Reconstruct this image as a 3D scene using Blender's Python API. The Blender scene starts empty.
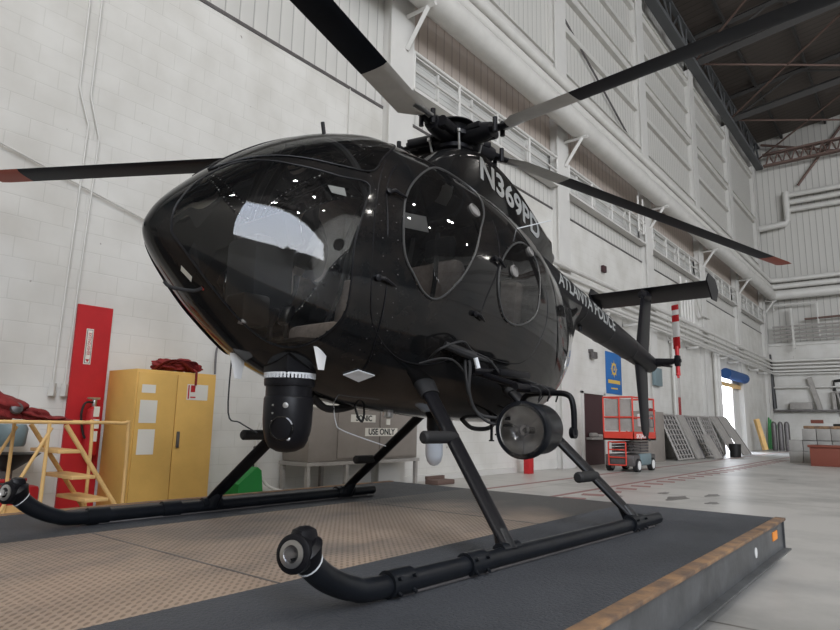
import bpy, bmesh, math, random
from mathutils import Vector, Matrix
random.seed(7)
PI = math.pi
C = bpy.context.scene.collection
sc = bpy.context.scene

# ------------------------------------------------------------------ materials
def mat(name, col, rough=.5, metal=0., coat=0., bump=0., bscale=30., var=0., vscale=3., spec=.5, emit=None, estr=0., col2=None):
    m = bpy.data.materials.new(name); m.use_nodes = True
    nt = m.node_tree; b = nt.nodes['Principled BSDF']
    b.inputs['Base Color'].default_value = (*col, 1)
    b.inputs['Roughness'].default_value = rough
    b.inputs['Metallic'].default_value = metal
    b.inputs['Coat Weight'].default_value = coat
    b.inputs['Coat Roughness'].default_value = .05
    b.inputs['Specular IOR Level'].default_value = spec
    if emit: b.inputs['Emission Color'].default_value = (*emit, 1); b.inputs['Emission Strength'].default_value = estr
    tc = nt.nodes.new('ShaderNodeTexCoord')
    if var > 0:
        n = nt.nodes.new('ShaderNodeTexNoise'); n.inputs['Scale'].default_value = vscale; n.inputs['Detail'].default_value = 6; n.inputs['Roughness'].default_value = .65
        nt.links.new(tc.outputs['Object'], n.inputs['Vector'])
        r = nt.nodes.new('ShaderNodeValToRGB'); r.color_ramp.elements[0].position = .35; r.color_ramp.elements[1].position = .65
        c2 = col2 if col2 else tuple(c*(1-var) for c in col)
        r.color_ramp.elements[0].color = (*c2, 1); r.color_ramp.elements[1].color = (*col, 1)
        nt.links.new(n.outputs['Fac'], r.inputs['Fac']); nt.links.new(r.outputs['Color'], b.inputs['Base Color'])
    if bump > 0:
        n2 = nt.nodes.new('ShaderNodeTexNoise'); n2.inputs['Scale'].default_value = bscale; n2.inputs['Detail'].default_value = 4
        nt.links.new(tc.outputs['Object'], n2.inputs['Vector'])
        bp = nt.nodes.new('ShaderNodeBump'); bp.inputs['Strength'].default_value = bump; bp.inputs['Distance'].default_value = .01
        nt.links.new(n2.outputs['Fac'], bp.inputs['Height']); nt.links.new(bp.outputs['Normal'], b.inputs['Normal'])
    return m

def glass(name, tint, refl_rough=.0, dust=.025):
    m = bpy.data.materials.new(name); m.use_nodes = True; nt = m.node_tree; nt.nodes.clear()
    out = nt.nodes.new('ShaderNodeOutputMaterial')
    tr = nt.nodes.new('ShaderNodeBsdfTransparent'); tr.inputs['Color'].default_value = (*tint, 1)
    gl = nt.nodes.new('ShaderNodeBsdfGlossy'); gl.inputs['Roughness'].default_value = refl_rough
    fr = nt.nodes.new('ShaderNodeFresnel'); fr.inputs['IOR'].default_value = 1.55
    mx = nt.nodes.new('ShaderNodeMixShader')
    nt.links.new(fr.outputs[0], mx.inputs[0]); nt.links.new(tr.outputs[0], mx.inputs[1]); nt.links.new(gl.outputs[0], mx.inputs[2])
    df = nt.nodes.new('ShaderNodeBsdfDiffuse'); df.inputs['Color'].default_value = (.35, .35, .36, 1)
    tc = nt.nodes.new('ShaderNodeTexCoord'); n = nt.nodes.new('ShaderNodeTexNoise'); n.inputs['Scale'].default_value = 5; n.inputs['Detail'].default_value = 8
    nt.links.new(tc.outputs['Object'], n.inputs['Vector'])
    ml = nt.nodes.new('ShaderNodeMath'); ml.operation = 'MULTIPLY'; ml.inputs[1].default_value = dust; nt.links.new(n.outputs['Fac'], ml.inputs[0])
    m2 = nt.nodes.new('ShaderNodeMixShader'); nt.links.new(ml.outputs[0], m2.inputs[0]); nt.links.new(mx.outputs[0], m2.inputs[1]); nt.links.new(df.outputs[0], m2.inputs[2])
    nt.links.new(m2.outputs[0], out.inputs[0])
    return m

M = {}
M['paint'] = mat('black_paint', (.006, .007, .008), .10, coat=.22, spec=.22, var=.1, vscale=5, col2=(.016, .014, .013))
M['satin'] = mat('satin_black', (.007, .007, .009), .40, spec=.22)
M['rubber'] = mat('black_rubber', (.015, .015, .016), .7)
M['skid'] = mat('skid_black', (.010, .012, .016), .36, spec=.3, var=.4, vscale=9, bump=.08, bscale=25)
M['fine_rim'] = mat('rim_grey', (.05, .05, .05), .35)
M['wind'] = glass('windshield_tint', (.66, .67, .67))
M['side'] = glass('side_tint', (.36, .36, .36))
M['lensclear'] = glass('lens_clear', (.9, .9, .92), dust=.02)
M['white'] = mat('white_paint', (.75, .75, .74), .5)
M['letter'] = mat('letter_grey', (.36, .37, .36), .5)
M['steel'] = mat('steel', (.55, .55, .55), .3, metal=1)
M['chrome'] = mat('reflector', (.95, .93, .88), .2, metal=.4)
M['dsteel'] = mat('dark_steel', (.16, .15, .15), .5, metal=.6, var=.3, vscale=10)
M['tan'] = mat('tan_quilt', (.55, .45, .38), .9, var=.25, vscale=25, bump=.5, bscale=40)
M['greyint'] = mat('interior_grey', (.22, .21, .20), .8)
M['intdark'] = mat('interior_dark', (.02, .02, .02), .8)
M['blade'] = mat('blade_black', (.007, .009, .014), .5, var=.3, vscale=4, spec=.18)
M['bladegrey'] = mat('blade_grey', (.55, .53, .50), .55, var=.15, vscale=6)
M['bladered'] = mat('blade_red', (.30, .055, .03), .55)
M['red'] = mat('red_paint', (.50, .015, .02), .5, var=.15, vscale=3)
M['redlift'] = mat('lift_red', (.62, .05, .03), .45)
M['redcloth'] = mat('red_cloth', (.25, .02, .02), .9, var=.4, vscale=14, bump=.6, bscale=25)
M['yellow'] = mat('cabinet_yellow', (.72, .44, .12), .5, var=.12, vscale=2.5)
M['stair'] = mat('stair_yellow', (.78, .50, .20), .55, var=.15, vscale=7)
M['paper'] = mat('paper_white', (.72, .70, .64), .8)
M['green'] = mat('green_metal', (.01, .22, .04), .5)
M['gunit'] = mat('unit_taupe', (.27, .24, .215), .5, var=.12, vscale=4)
M['plastic'] = mat('bluegrey_bin', (.16, .22, .24), .5)
M['black'] = mat('plain_black', (.01, .01, .01), .5)
M['wallw'] = mat('painted_white', (.62, .61, .585), .7, var=.06, vscale=1.2)
M['pipew'] = mat('pipe_white', (.62, .61, .58), .45, var=.1, vscale=2)
M['eave'] = mat('eave_steel', (.10, .105, .11), .7)
M['bandsteel'] = mat('roof_steel', (.045, .043, .042), .7)
M['roofdeck'] = mat('roof_deck', (.045, .04, .036), .9)
M['brown'] = mat('crane_brown', (.14, .09, .075), .7)
M['orange'] = mat('orange', (.85, .28, .03), .5)
M['blue'] = mat('banner_blue', (.02, .13, .38), .8)
M['bluev'] = mat('door_blue', (.015, .07, .22), .6)
M['gold'] = mat('gold', (.6, .40, .08), .6)
M['rack'] = mat('rack_grey', (.36, .34, .32), .7, var=.2, vscale=5)
M['concbox'] = mat('grey_box', (.33, .32, .30), .8, var=.15, vscale=3)
M['redbox'] = mat('redbrown_box', (.20, .055, .035), .6)
M['doorbrown'] = mat('maroon_door', (.04, .012, .015), .6)
M['opal'] = mat('opal', (.72, .78, .86), .25)
M['floorred'] = mat('floor_line_red', (.33, .17, .16), .6, var=.3, vscale=8)
M['lamp'] = mat('lamp_glow', (1, 1, 1), .5, emit=(1, .97, .9), estr=6)
M['stain'] = mat('floor_stain', (.16, .15, .14), .4, var=.5, vscale=12)
M['ring'] = mat('ring_white', (.7, .72, .74), .4)

def node_wall():
    m = mat('block_wall', (.66, .65, .62), .75); nt = m.node_tree; b = nt.nodes['Principled BSDF']
    tc = nt.nodes.new('ShaderNodeTexCoord'); sp = nt.nodes.new('ShaderNodeSeparateXYZ'); cb = nt.nodes.new('ShaderNodeCombineXYZ')
    nt.links.new(tc.outputs['Object'], sp.inputs[0]); 
    ad = nt.nodes.new('ShaderNodeMath'); ad.operation = 'ADD'
    nt.links.new(sp.outputs['X'], ad.inputs[0]); nt.links.new(sp.outputs['Y'], ad.inputs[1])
    nt.links.new(ad.outputs[0], cb.inputs[0]); nt.links.new(sp.outputs['Z'], cb.inputs[1])
    br = nt.nodes.new('ShaderNodeTexBrick'); br.inputs['Scale'].default_value = 1
    br.inputs['Brick Width'].default_value = .40; br.inputs['Row Height'].default_value = .2; br.inputs['Mortar Size'].default_value = .006; br.inputs['Mortar Smooth'].default_value = .6
    br.inputs['Color1'].default_value = (.66, .65, .62, 1); br.inputs['Color2'].default_value = (.65, .64, .61, 1); br.inputs['Mortar'].default_value = (.60, .59, .56, 1)
    nt.links.new(cb.outputs[0], br.inputs['Vector'])
    n = nt.nodes.new('ShaderNodeTexNoise'); n.inputs['Scale'].default_value = 1.3; n.inputs['Detail'].default_value = 7; nt.links.new(tc.outputs['Object'], n.inputs['Vector'])
    r = nt.nodes.new('ShaderNodeValToRGB'); r.color_ramp.elements[0].position = .28; r.color_ramp.elements[0].color = (.82, .81, .79, 1); r.color_ramp.elements[1].position = .6; r.color_ramp.elements[1].color = (1, 1, 1, 1)
    nt.links.new(n.outputs['Fac'], r.inputs[0])
    # chips and scuffs
    v = nt.nodes.new('ShaderNodeTexNoise'); v.inputs['Scale'].default_value = 9; v.inputs['Detail'].default_value = 2; nt.links.new(tc.outputs['Object'], v.inputs['Vector'])
    r2 = nt.nodes.new('ShaderNodeValToRGB'); r2.color_ramp.elements[0].position = .77; r2.color_ramp.elements[0].color = (1, 1, 1, 1); r2.color_ramp.elements[1].position = .80; r2.color_ramp.elements[1].color = (.45, .42, .40, 1)
    nt.links.new(v.outputs['Fac'], r2.inputs[0])
    mx = nt.nodes.new('ShaderNodeMix'); mx.data_type = 'RGBA'; mx.blend_type = 'MULTIPLY'; mx.inputs[0].default_value = 1
    nt.links.new(br.outputs['Color'], mx.inputs[6]); nt.links.new(r.outputs[0], mx.inputs[7])
    m2 = nt.nodes.new('ShaderNodeMix'); m2.data_type = 'RGBA'; m2.blend_type = 'MULTIPLY'; m2.inputs[0].default_value = 1
    nt.links.new(mx.outputs[2], m2.inputs[6]); nt.links.new(r2.outputs[0], m2.inputs[7]); nt.links.new(m2.outputs[2], b.inputs['Base Color'])
    bp = nt.nodes.new('ShaderNodeBump'); bp.inputs['Strength'].default_value = .35; bp.inputs['Distance'].default_value = .004; bp.invert = True
    nt.links.new(br.outputs['Fac'], bp.inputs['Height']); nt.links.new(bp.outputs[0], b.inputs['Normal'])
    return m
M['block'] = node_wall()

def node_floor():
    m = mat('concrete_floor', (.42, .41, .39), .38); nt = m.node_tree; b = nt.nodes['Principled BSDF']
    tc = nt.nodes.new('ShaderNodeTexCoord')
    n = nt.nodes.new('ShaderNodeTexNoise'); n.inputs['Scale'].default_value = .7; n.inputs['Detail'].default_value = 9; n.inputs['Roughness'].default_value = .65; nt.links.new(tc.outputs['Object'], n.inputs['Vector'])
    r = nt.nodes.new('ShaderNodeValToRGB'); e = r.color_ramp.elements
    e[0].position = .3; e[0].color = (.27, .265, .25, 1); e[1].position = .55; e[1].color = (.45, .435, .41, 1)
    nt.links.new(n.outputs['Fac'], r.inputs[0])
    v = nt.nodes.new('ShaderNodeTexNoise'); v.inputs['Scale'].default_value = 1.1; v.inputs['Detail'].default_value = 3; nt.links.new(tc.outputs['Object'], v.inputs['Vector'])
    r2 = nt.nodes.new('ShaderNodeValToRGB'); r2.color_ramp.elements[0].position = .70; r2.color_ramp.elements[0].color = (1, 1, 1, 1); r2.color_ramp.elements[1].position = .76; r2.color_ramp.elements[1].color = (.3, .28, .26, 1)
    nt.links.new(v.outputs['Fac'], r2.inputs[0])
    mx = nt.nodes.new('ShaderNodeMix'); mx.data_type = 'RGBA'; mx.blend_type = 'MULTIPLY'; mx.inputs[0].default_value = 1
    nt.links.new(r.outputs[0], mx.inputs[6]); nt.links.new(r2.outputs[0], mx.inputs[7])
    # slab joints every 3 m
    br = nt.nodes.new('ShaderNodeTexBrick'); br.offset = 0; br.inputs['Scale'].default_value = 1; br.inputs['Brick Width'].default_value = 6; br.inputs['Row Height'].default_value = 6; br.inputs['Mortar Size'].default_value = .012
    br.inputs['Color1'].default_value = br.inputs['Color2'].default_value = (1, 1, 1, 1); br.inputs['Mortar'].default_value = (.45, .43, .4, 1)
    nt.links.new(tc.outputs['Object'], br.inputs['Vector'])
    m2 = nt.nodes.new('ShaderNodeMix'); m2.data_type = 'RGBA'; m2.blend_type = 'MULTIPLY'; m2.inputs[0].default_value = 1
    nt.links.new(mx.outputs[2], m2.inputs[6]); nt.links.new(br.outputs['Color'], m2.inputs[7]); nt.links.new(m2.outputs[2], b.inputs['Base Color'])
    return m
M['floor'] = node_floor()
M['apronwall'] = mat('apron_wall', (.05, .05, .05), .8)
M['inwall'] = mat('inner_wall', (.14, .14, .135), .8)

def node_deck(name, c1, c2, tread, rough, stain=None):
    m = mat(name, c1, rough); nt = m.node_tree; b = nt.nodes['Principled BSDF']
    tc = nt.nodes.new('ShaderNodeTexCoord')
    n = nt.nodes.new('ShaderNodeTexNoise'); n.inputs['Scale'].default_value = 1.6; n.inputs['Detail'].default_value = 9; n.inputs['Roughness'].default_value = .6
    mp = nt.nodes.new('ShaderNodeMapping'); mp.inputs['Scale'].default_value = (1, .55, 1); nt.links.new(tc.outputs['Object'], mp.inputs[0]); nt.links.new(mp.outputs[0], n.inputs['Vector'])
    r = nt.nodes.new('ShaderNodeValToRGB'); r.color_ramp.elements[0].position = .38; r.color_ramp.elements[0].color = (*c2, 1); r.color_ramp.elements[1].position = .56; r.color_ramp.elements[1].color = (*c1, 1)
    nt.links.new(n.outputs['Fac'], r.inputs[0])
    last = r.outputs[0]
    if stain:
        # soaked dark patch over the far half of the plates
        sp = nt.nodes.new('ShaderNodeSeparateXYZ'); nt.links.new(tc.outputs['Object'], sp.inputs[0])
        mr = nt.nodes.new('ShaderNodeMapRange'); mr.inputs['From Min'].default_value = stain[0]; mr.inputs['From Max'].default_value = stain[1]
        n3 = nt.nodes.new('ShaderNodeTexNoise'); n3.inputs['Scale'].default_value = 1.3; n3.inputs['Detail'].default_value = 4; nt.links.new(tc.outputs['Object'], n3.inputs['Vector'])
        a1 = nt.nodes.new('ShaderNodeMath'); a1.operation = 'MULTIPLY_ADD'; a1.inputs[1].default_value = 2.4; nt.links.new(n3.outputs['Fac'], a1.inputs[0]); nt.links.new(sp.outputs['Y'], a1.inputs[2])
        nt.links.new(a1.outputs[0], mr.inputs['Value'])
        mx = nt.nodes.new('ShaderNodeMix'); mx.data_type = 'RGBA'; nt.links.new(mr.outputs[0], mx.inputs[0]); nt.links.new(last, mx.inputs[6]); mx.inputs[7].default_value = (.035, .033, .032, 1); last = mx.outputs[2]
    if tread:
        # raised diamond lugs: two families of short bars
        hs = []
        for k, ang in enumerate((PI/4, -PI/4)):
            mp2 = nt.nodes.new('ShaderNodeMapping'); mp2.inputs['Rotation'].default_value = (0, 0, ang); mp2.inputs['Location'].default_value = (k*.5, k*.5, 0)
            sc_ = nt.nodes.new('ShaderNodeVectorMath'); sc_.operation = 'SCALE'; sc_.inputs['Scale'].default_value = 19
            nt.links.new(tc.outputs['Object'], sc_.inputs[0]); nt.links.new(sc_.outputs[0], mp2.inputs[0])
            fr = nt.nodes.new('ShaderNodeVectorMath'); fr.operation = 'FRACTION'; nt.links.new(mp2.outputs[0], fr.inputs[0])
            sb = nt.nodes.new('ShaderNodeVectorMath'); sb.operation = 'SUBTRACT'; sb.inputs[1].default_value = (.5, .5, 0); nt.links.new(fr.outputs[0], sb.inputs[0])
            ms = nt.nodes.new('ShaderNodeVectorMath'); ms.operation = 'MULTIPLY'; ms.inputs[1].default_value = (1.3, 3.6, 0) if k == 0 else (3.6, 1.3, 0); nt.links.new(sb.outputs[0], ms.inputs[0])
            ln = nt.nodes.new('ShaderNodeVectorMath'); ln.operation = 'LENGTH'; nt.links.new(ms.outputs[0], ln.inputs[0])
            rg = nt.nodes.new('ShaderNodeMapRange'); rg.inputs['From Min'].default_value = .55; rg.inputs['From Max'].default_value = .35; nt.links.new(ln.outputs['Value'], rg.inputs['Value']); hs.append(rg.outputs[0])
        mxh = nt.nodes.new('ShaderNodeMath'); mxh.operation = 'MAXIMUM'; nt.links.new(hs[0], mxh.inputs[0]); nt.links.new(hs[1], mxh.inputs[1])
        bp = nt.nodes.new('ShaderNodeBump'); bp.inputs['Strength'].default_value = .6; bp.inputs['Distance'].default_value = .006
        nt.links.new(mxh.outputs[0], bp.inputs['Height']); nt.links.new(bp.outputs[0], b.inputs['Normal'])
        # worn lugs a little darker where paint rubbed to steel
        mz = nt.nodes.new('ShaderNodeMix'); mz.data_type = 'RGBA'; mz.blend_type = 'MULTIPLY'; mz.inputs[7].default_value = (.62, .6, .58, 1)
        nt.links.new(mxh.outputs[0], mz.inputs[0]); nt.links.new(last, mz.inputs[6]); last = mz.outputs[2]
    else:
        n2 = nt.nodes.new('ShaderNodeTexNoise'); n2.inputs['Scale'].default_value = 85; n2.inputs['Detail'].default_value = 3; nt.links.new(tc.outputs['Object'], n2.inputs['Vector'])
        bp = nt.nodes.new('ShaderNodeBump'); bp.inputs['Strength'].default_value = .8; bp.inputs['Distance'].default_value = .012
        nt.links.new(n2.outputs['Fac'], bp.inputs['Height']); nt.links.new(bp.outputs[0], b.inputs['Normal'])
    nt.links.new(last, b.inputs['Base Color'])
    return m
M['deck'] = node_deck('tread_plate', (.36, .27, .205), (.20, .165, .14), True, .5, stain=(2.95, 3.9))
M['grip'] = node_deck('grip_coating', (.055, .060, .070), (.036, .040, .047), False, .62)
M['rust'] = mat('rusty_edge', (.34, .20, .10), .7, var=.55, vscale=7, col2=(.12, .08, .06))
M['beam'] = mat('beam_grey', (.10, .105, .11), .45, var=.5, vscale=4, bump=.1, bscale=20)

def node_corr(name, col, pitch, axis):
    """ribbed sheet: bump + thin dark groove"""
    m = mat(name, col, .6); nt = m.node_tree; b = nt.nodes['Principled BSDF']
    tc = nt.nodes.new('ShaderNodeTexCoord'); sp = nt.nodes.new('ShaderNodeSeparateXYZ'); nt.links.new(tc.outputs['Object'], sp.inputs[0])
    d = nt.nodes.new('ShaderNodeMath'); d.operation = 'DIVIDE'; d.inputs[1].default_value = pitch; nt.links.new(sp.outputs[axis], d.inputs[0])
    fr = nt.nodes.new('ShaderNodeMath'); fr.operation = 'FRACT'; nt.links.new(d.outputs[0], fr.inputs[0])
    r = nt.nodes.new('ShaderNodeValToRGB'); e = r.color_ramp.elements
    e[0].position = 0; e[0].color = (.30, .30, .30, 1); e[1].position = .14; e[1].color = (1, 1, 1, 1)
    x = e.new(.9); x.color = (.93, .93, .93, 1)
    nt.links.new(fr.outputs[0], r.inputs[0])
    mx = nt.nodes.new('ShaderNodeMix'); mx.data_type = 'RGBA'; mx.blend_type = 'MULTIPLY'; mx.inputs[0].default_value = .8; mx.inputs[6].default_value = (*col, 1); nt.links.new(r.outputs[0], mx.inputs[7])
    nt.links.new(mx.outputs[2], b.inputs['Base Color'])
    bp = nt.nodes.new('ShaderNodeBump'); bp.inputs['Strength'].default_value = .6; bp.inputs['Distance'].default_value = .02
    nt.links.new(r.outputs[0], bp.inputs['Height']); nt.links.new(bp.outputs[0], b.inputs['Normal'])
    return m
M['sidY'] = node_corr('siding_white', (.58, .57, .54), .22, 'Y')
M['sidYt'] = node_corr('siding_tan', (.50, .43, .38), .26, 'Y')
M['sidX'] = node_corr('siding_far', (.56, .55, .52), .30, 'X')
M['louv'] = node_corr('louvre_slats', (.55, .55, .53), .11, 'Z')
M['deckr'] = node_corr('roof_ribbed', (.080, .066, .057), .35, 'Y')

# ------------------------------------------------------------------ mesh helpers
class MB:
    def __init__(s): s.bm = bmesh.new()
    def box(s, c, d, rot=None, bev=0.):
        r = bmesh.ops.create_cube(s.bm, size=1); vs = r['verts']
        mt = Matrix.Translation(c) @ (rot.to_4x4() if rot else Matrix()) @ Matrix.Diagonal((*d, 1))
        bmesh.ops.transform(s.bm, matrix=mt, verts=vs)
        if bev > 0:
            es = list({e for v in vs for e in v.link_edges})
            bmesh.ops.bevel(s.bm, geom=es, offset=bev, segments=2, affect='EDGES', profile=.5)
        return s
    def mm(s, a, b, bev=0.):
        return s.box([(a[i]+b[i])/2 for i in range(3)], [abs(b[i]-a[i]) for i in range(3)], bev=bev)
    def ringloft(s, rings, cap=True, close=True):
        vr = [[s.bm.verts.new(p) for p in r] for r in rings]
        n = len(vr[0])
        for i in range(len(vr)-1):
            for k in range(n if close else n-1):
                try: s.bm.faces.new((vr[i][k], vr[i][(k+1) % n], vr[i+1][(k+1) % n], vr[i+1][k]))
                except ValueError: pass
        if cap and close:
            for r in (vr[0][::-1], vr[-1]):
                try: s.bm.faces.new(r)
                except ValueError: pass
        return s
    def tube(s, pts, r, n=12, cap=True, flat=None):
        """tube through points; r number or list; flat=(a,b) gives an elliptical section"""
        P = [Vector(p) for p in pts]; rings = []
        up = None
        for i, p in enumerate(P):
            d = (P[min(i+1, len(P)-1)] - P[max(i-1, 0)]).normalized()
            if up is None:
                up = Vector((0, 0, 1)) if abs(d.z) < .9 else Vector((1, 0, 0))
            a = up.cross(d)
            if a.length < 1e-4: a = Vector((0, 1, 0)).cross(d)
            a.normalize(); b = d.cross(a).normalized(); up = b
            rr = r[i] if isinstance(r, (list, tuple)) else r
            fa, fb = flat if flat else (1, 1)
            rings.append([p + a*math.cos(2*PI*k/n)*rr*fa + b*math.sin(2*PI*k/n)*rr*fb for k in range(n)])
        return s.ringloft(rings, cap)
    def cyl(s, a, b, r, n=20, r2=None): return s.tube([a, b], [r, r if r2 is None else r2], n)
    def lathe(s, prof, o, axis=(0, 0, 1), n=32, cap=True):
        """prof = [(radius, along)] about axis through o"""
        ax = Vector(axis).normalized(); u = ax.orthogonal().normalized(); w = ax.cross(u); o = Vector(o)
        rings = [[o + ax*h + (u*math.cos(2*PI*k/n) + w*math.sin(2*PI*k/n))*max(r, 1e-4) for k in range(n)] for r, h in prof]
        return s.ringloft(rings, cap)
    def poly(s, pts, th, nrm):
        """flat polygon extruded by th along nrm"""
        nv = Vector(nrm).normalized()*th
        a = [s.bm.verts.new(Vector(p)) for p in pts]; b = [s.bm.verts.new(Vector(p)+nv) for p in pts]
        s.bm.faces.new(a[::-1]); s.bm.faces.new(b)
        for i in range(len(a)): s.bm.faces.new((a[i], a[(i+1) % len(a)], b[(i+1) % len(a)], b[i]))
        return s
    def build(s, name, m, parent=None, local=False, sharp=35, recalc=True):
        bm = s.bm
        if recalc: bmesh.ops.recalc_face_normals(bm, faces=bm.faces)
        lim = math.radians(sharp)
        for f in bm.faces: f.smooth = True
        for e in bm.edges:
            if len(e.link_faces) == 2 and e.calc_face_angle(0) > lim: e.smooth = False
        off = None
        if parent is None:
            xs = [v.co.x for v in bm.verts]; ys = [v.co.y for v in bm.verts]; zs = [v.co.z for v in bm.verts]
            off = Vector(((min(xs)+max(xs))/2, (min(ys)+max(ys))/2, min(zs)))
            bmesh.ops.translate(bm, vec=-off, verts=bm.verts)
        elif not local:
            root = parent
            while root.parent: root = root.parent
            inv = (Matrix.Translation(root.location) @ root.rotation_euler.to_matrix().to_4x4()).inverted()
            bmesh.ops.transform(bm, matrix=inv, verts=bm.verts)
        me = bpy.data.meshes.new(name); bm.to_mesh(me); bm.free()
        o = bpy.data.objects.new(name, me); C.objects.link(o)
        if m is not None: me.materials.append(M[m])
        if off is not None: o.location = off
        if parent is not None: o.parent = parent
        return o
def tag(o, label=None, cat=None, group=None, kind=None):
    if label: o['label'] = label
    if cat: o['category'] = cat
    if group: o['group'] = group
    if kind: o['kind'] = kind
    return o
def thing(name, label, cat, loc=(0, 0, 0), rotz=0, group=None):
    o = bpy.data.objects.new(name, None); o.empty_display_size = .2; C.objects.link(o)
    o.location = loc; o.rotation_euler = (0, 0, rotz)
    return tag(o, label, cat, group)
def struct(name, mb, m, parent=None):
    o = mb.build(name, m, parent)
    if parent is None: o['kind'] = 'structure'
    return o
def copy_tree(o, parent=None):
    c = o.copy(); C.objects.link(c); c.parent = parent
    for ch in list(o.children): copy_tree(ch, c)
    return c
def catmull(P, n=10, closed=False):
    P = [Vector(p) for p in P]; out = []; L = len(P)
    for i in range(L if closed else L-1):
        if closed: p0, p1, p2, p3 = P[(i-1) % L], P[i], P[(i+1) % L], P[(i+2) % L]
        else: p0, p1, p2, p3 = P[max(i-1, 0)], P[i], P[i+1], P[min(i+2, L-1)]
        for k in range(n):
            t = k/n
            out.append(.5*((2*p1)+(p2-p0)*t+(2*p0-5*p1+4*p2-p3)*t*t+(3*p1-p0-3*p2+p3)*t**3))
    if not closed: out.append(P[-1])
    return out
def text_bm(txt, size, font_w=1.0, bold=.0):
    cu = bpy.data.curves.new('t', 'FONT'); cu.body = txt; cu.size = size; cu.align_x = 'CENTER'; cu.align_y = 'CENTER'; cu.offset = bold; cu.resolution_u = 4
    o = bpy.data.objects.new('t', cu); C.objects.link(o)
    bpy.context.view_layer.update()
    dg = bpy.context.evaluated_depsgraph_get(); me = bpy.data.meshes.new_from_object(o.evaluated_get(dg))
    bm = bmesh.new(); bm.from_mesh(me)
    for v in bm.verts: v.co.x *= font_w
    bpy.data.objects.remove(o); bpy.data.curves.remove(cu); bpy.data.meshes.remove(me)
    return bm
def flat_text(name, txt, size, mt, m, parent, fw=1., bold=.0, th=.002):
    """lettering laid in the local XY plane of matrix mt"""
    mb = MB(); mb.bm.free(); mb.bm = text_bm(txt, size, fw, bold)
    r = bmesh.ops.extrude_face_region(mb.bm, geom=list(mb.bm.faces))
    bmesh.ops.translate(mb.bm, vec=(0, 0, th), verts=[g for g in r['geom'] if isinstance(g, bmesh.types.BMVert)])
    bmesh.ops.transform(mb.bm, matrix=mt, verts=mb.bm.verts)
    return mb.build(name, m, parent)
# lettering matrix for a face whose outward normal is +X (read left to right along +Y)
def faceX(x, y, z): return Matrix.Translation((x, y, z)) @ Matrix(((0, 0, 1, 0), (1, 0, 0, 0), (0, 1, 0, 0), (0, 0, 0, 1)))

# ------------------------------------------------------------------ camera (pose solved from the photo's vanishing points)
FPX = 626.657801355732
R = Matrix(((0.7808042922810744, 0.624482045210553, 0.019152868325541375), (0.09237802866460683, -0.1457124772157957, 0.9850046567421279), (0.6179085344737453, -0.7673265596819135, -0.17146134792199427)))
cam = bpy.data.cameras.new('camera'); co = bpy.data.objects.new('camera', cam); C.objects.link(co)
cam.sensor_width = 36; cam.sensor_fit = 'HORIZONTAL'; cam.lens = FPX/840*36; cam.clip_start = .05; cam.clip_end = 300
q = R.transposed().to_quaternion(); q.normalize()
co.matrix_world = Matrix.Translation((0, 0, .92)) @ q.to_matrix().to_4x4()
sc.camera = co
PZ = .30

# ================================================================== HELICOPTER (local: x to the nose, y to port, z up from the deck)
def hermite(xs, ys, x):
    n = len(xs)
    if x <= xs[0]: return ys[0]
    if x >= xs[-1]: return ys[-1]
    i = max(k for k in range(n-1) if xs[k] <= x)
    def m(k):
        if k == 0: return (ys[1]-ys[0])/(xs[1]-xs[0])
        if k == n-1: return (ys[-1]-ys[-2])/(xs[-1]-xs[-2])
        a = (ys[k]-ys[k-1])/(xs[k]-xs[k-1]); b = (ys[k+1]-ys[k])/(xs[k+1]-xs[k])
        return 0 if a*b <= 0 else 2*a*b/(a+b)
    h = xs[i+1]-xs[i]; t = (x-xs[i])/h
    return (2*t**3-3*t**2+1)*ys[i]+(t**3-2*t**2+t)*h*m(i)+(-2*t**3+3*t**2)*ys[i+1]+(t**3-t**2)*h*m(i+1)
NX = 2.16
SS = [.035,.05,.09,.2,.4,.7,1.0,1.3,1.7,2.2,2.7,3.1,3.5,3.85,4.1,4.2]
TOP = [1.512, 1.555, 1.630, 1.757, 1.942, 2.153, 2.299, 2.384, 2.4, 2.364, 2.272, 2.145, 2.03, 1.97, 1.95, 1.943]
BOT = [1.510, 1.465, 1.404, 1.288, 1.104, 0.905, 0.795, 0.729, 0.688, 0.658, 0.642, 0.676, 0.832, 1.147, 1.502, 1.698]
WID = [0.0, 0.045, 0.10, 0.200, 0.344, 0.516, 0.627, 0.687, 0.712, 0.702, 0.651, 0.541, 0.371, 0.221, 0.17, 0.17]
MID = [1.511, 1.5, 1.478, 1.457, 1.435, 1.43, 1.43, 1.43, 1.42, 1.4, 1.34, 1.27, 1.3, 1.5, 1.74, 1.83]
def hull(s, th, off=0.):
    t, b, w, m = (hermite(SS, A, s) for A in (TOP, BOT, WID, MID))
    c, sn = math.cos(th), math.sin(th); y = w*c; z = m+((t-m) if sn >= 0 else (m-b))*sn
    p = Vector((NX-s, y, z))
    if off:
        e = .02
        a = hull(min(s+e, 4.2), th)-hull(max(s-e, .036), th); d = hull(s, th+e)-hull(s, th-e)
        nn = d.cross(a); 
        if nn.length > 1e-9:
            nn.normalize()
            if nn.dot(Vector((.2 if s < .3 else 0, y, z-m))) < 0: nn = -nn
            p += nn*off
    return p
D = math.radians
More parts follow.
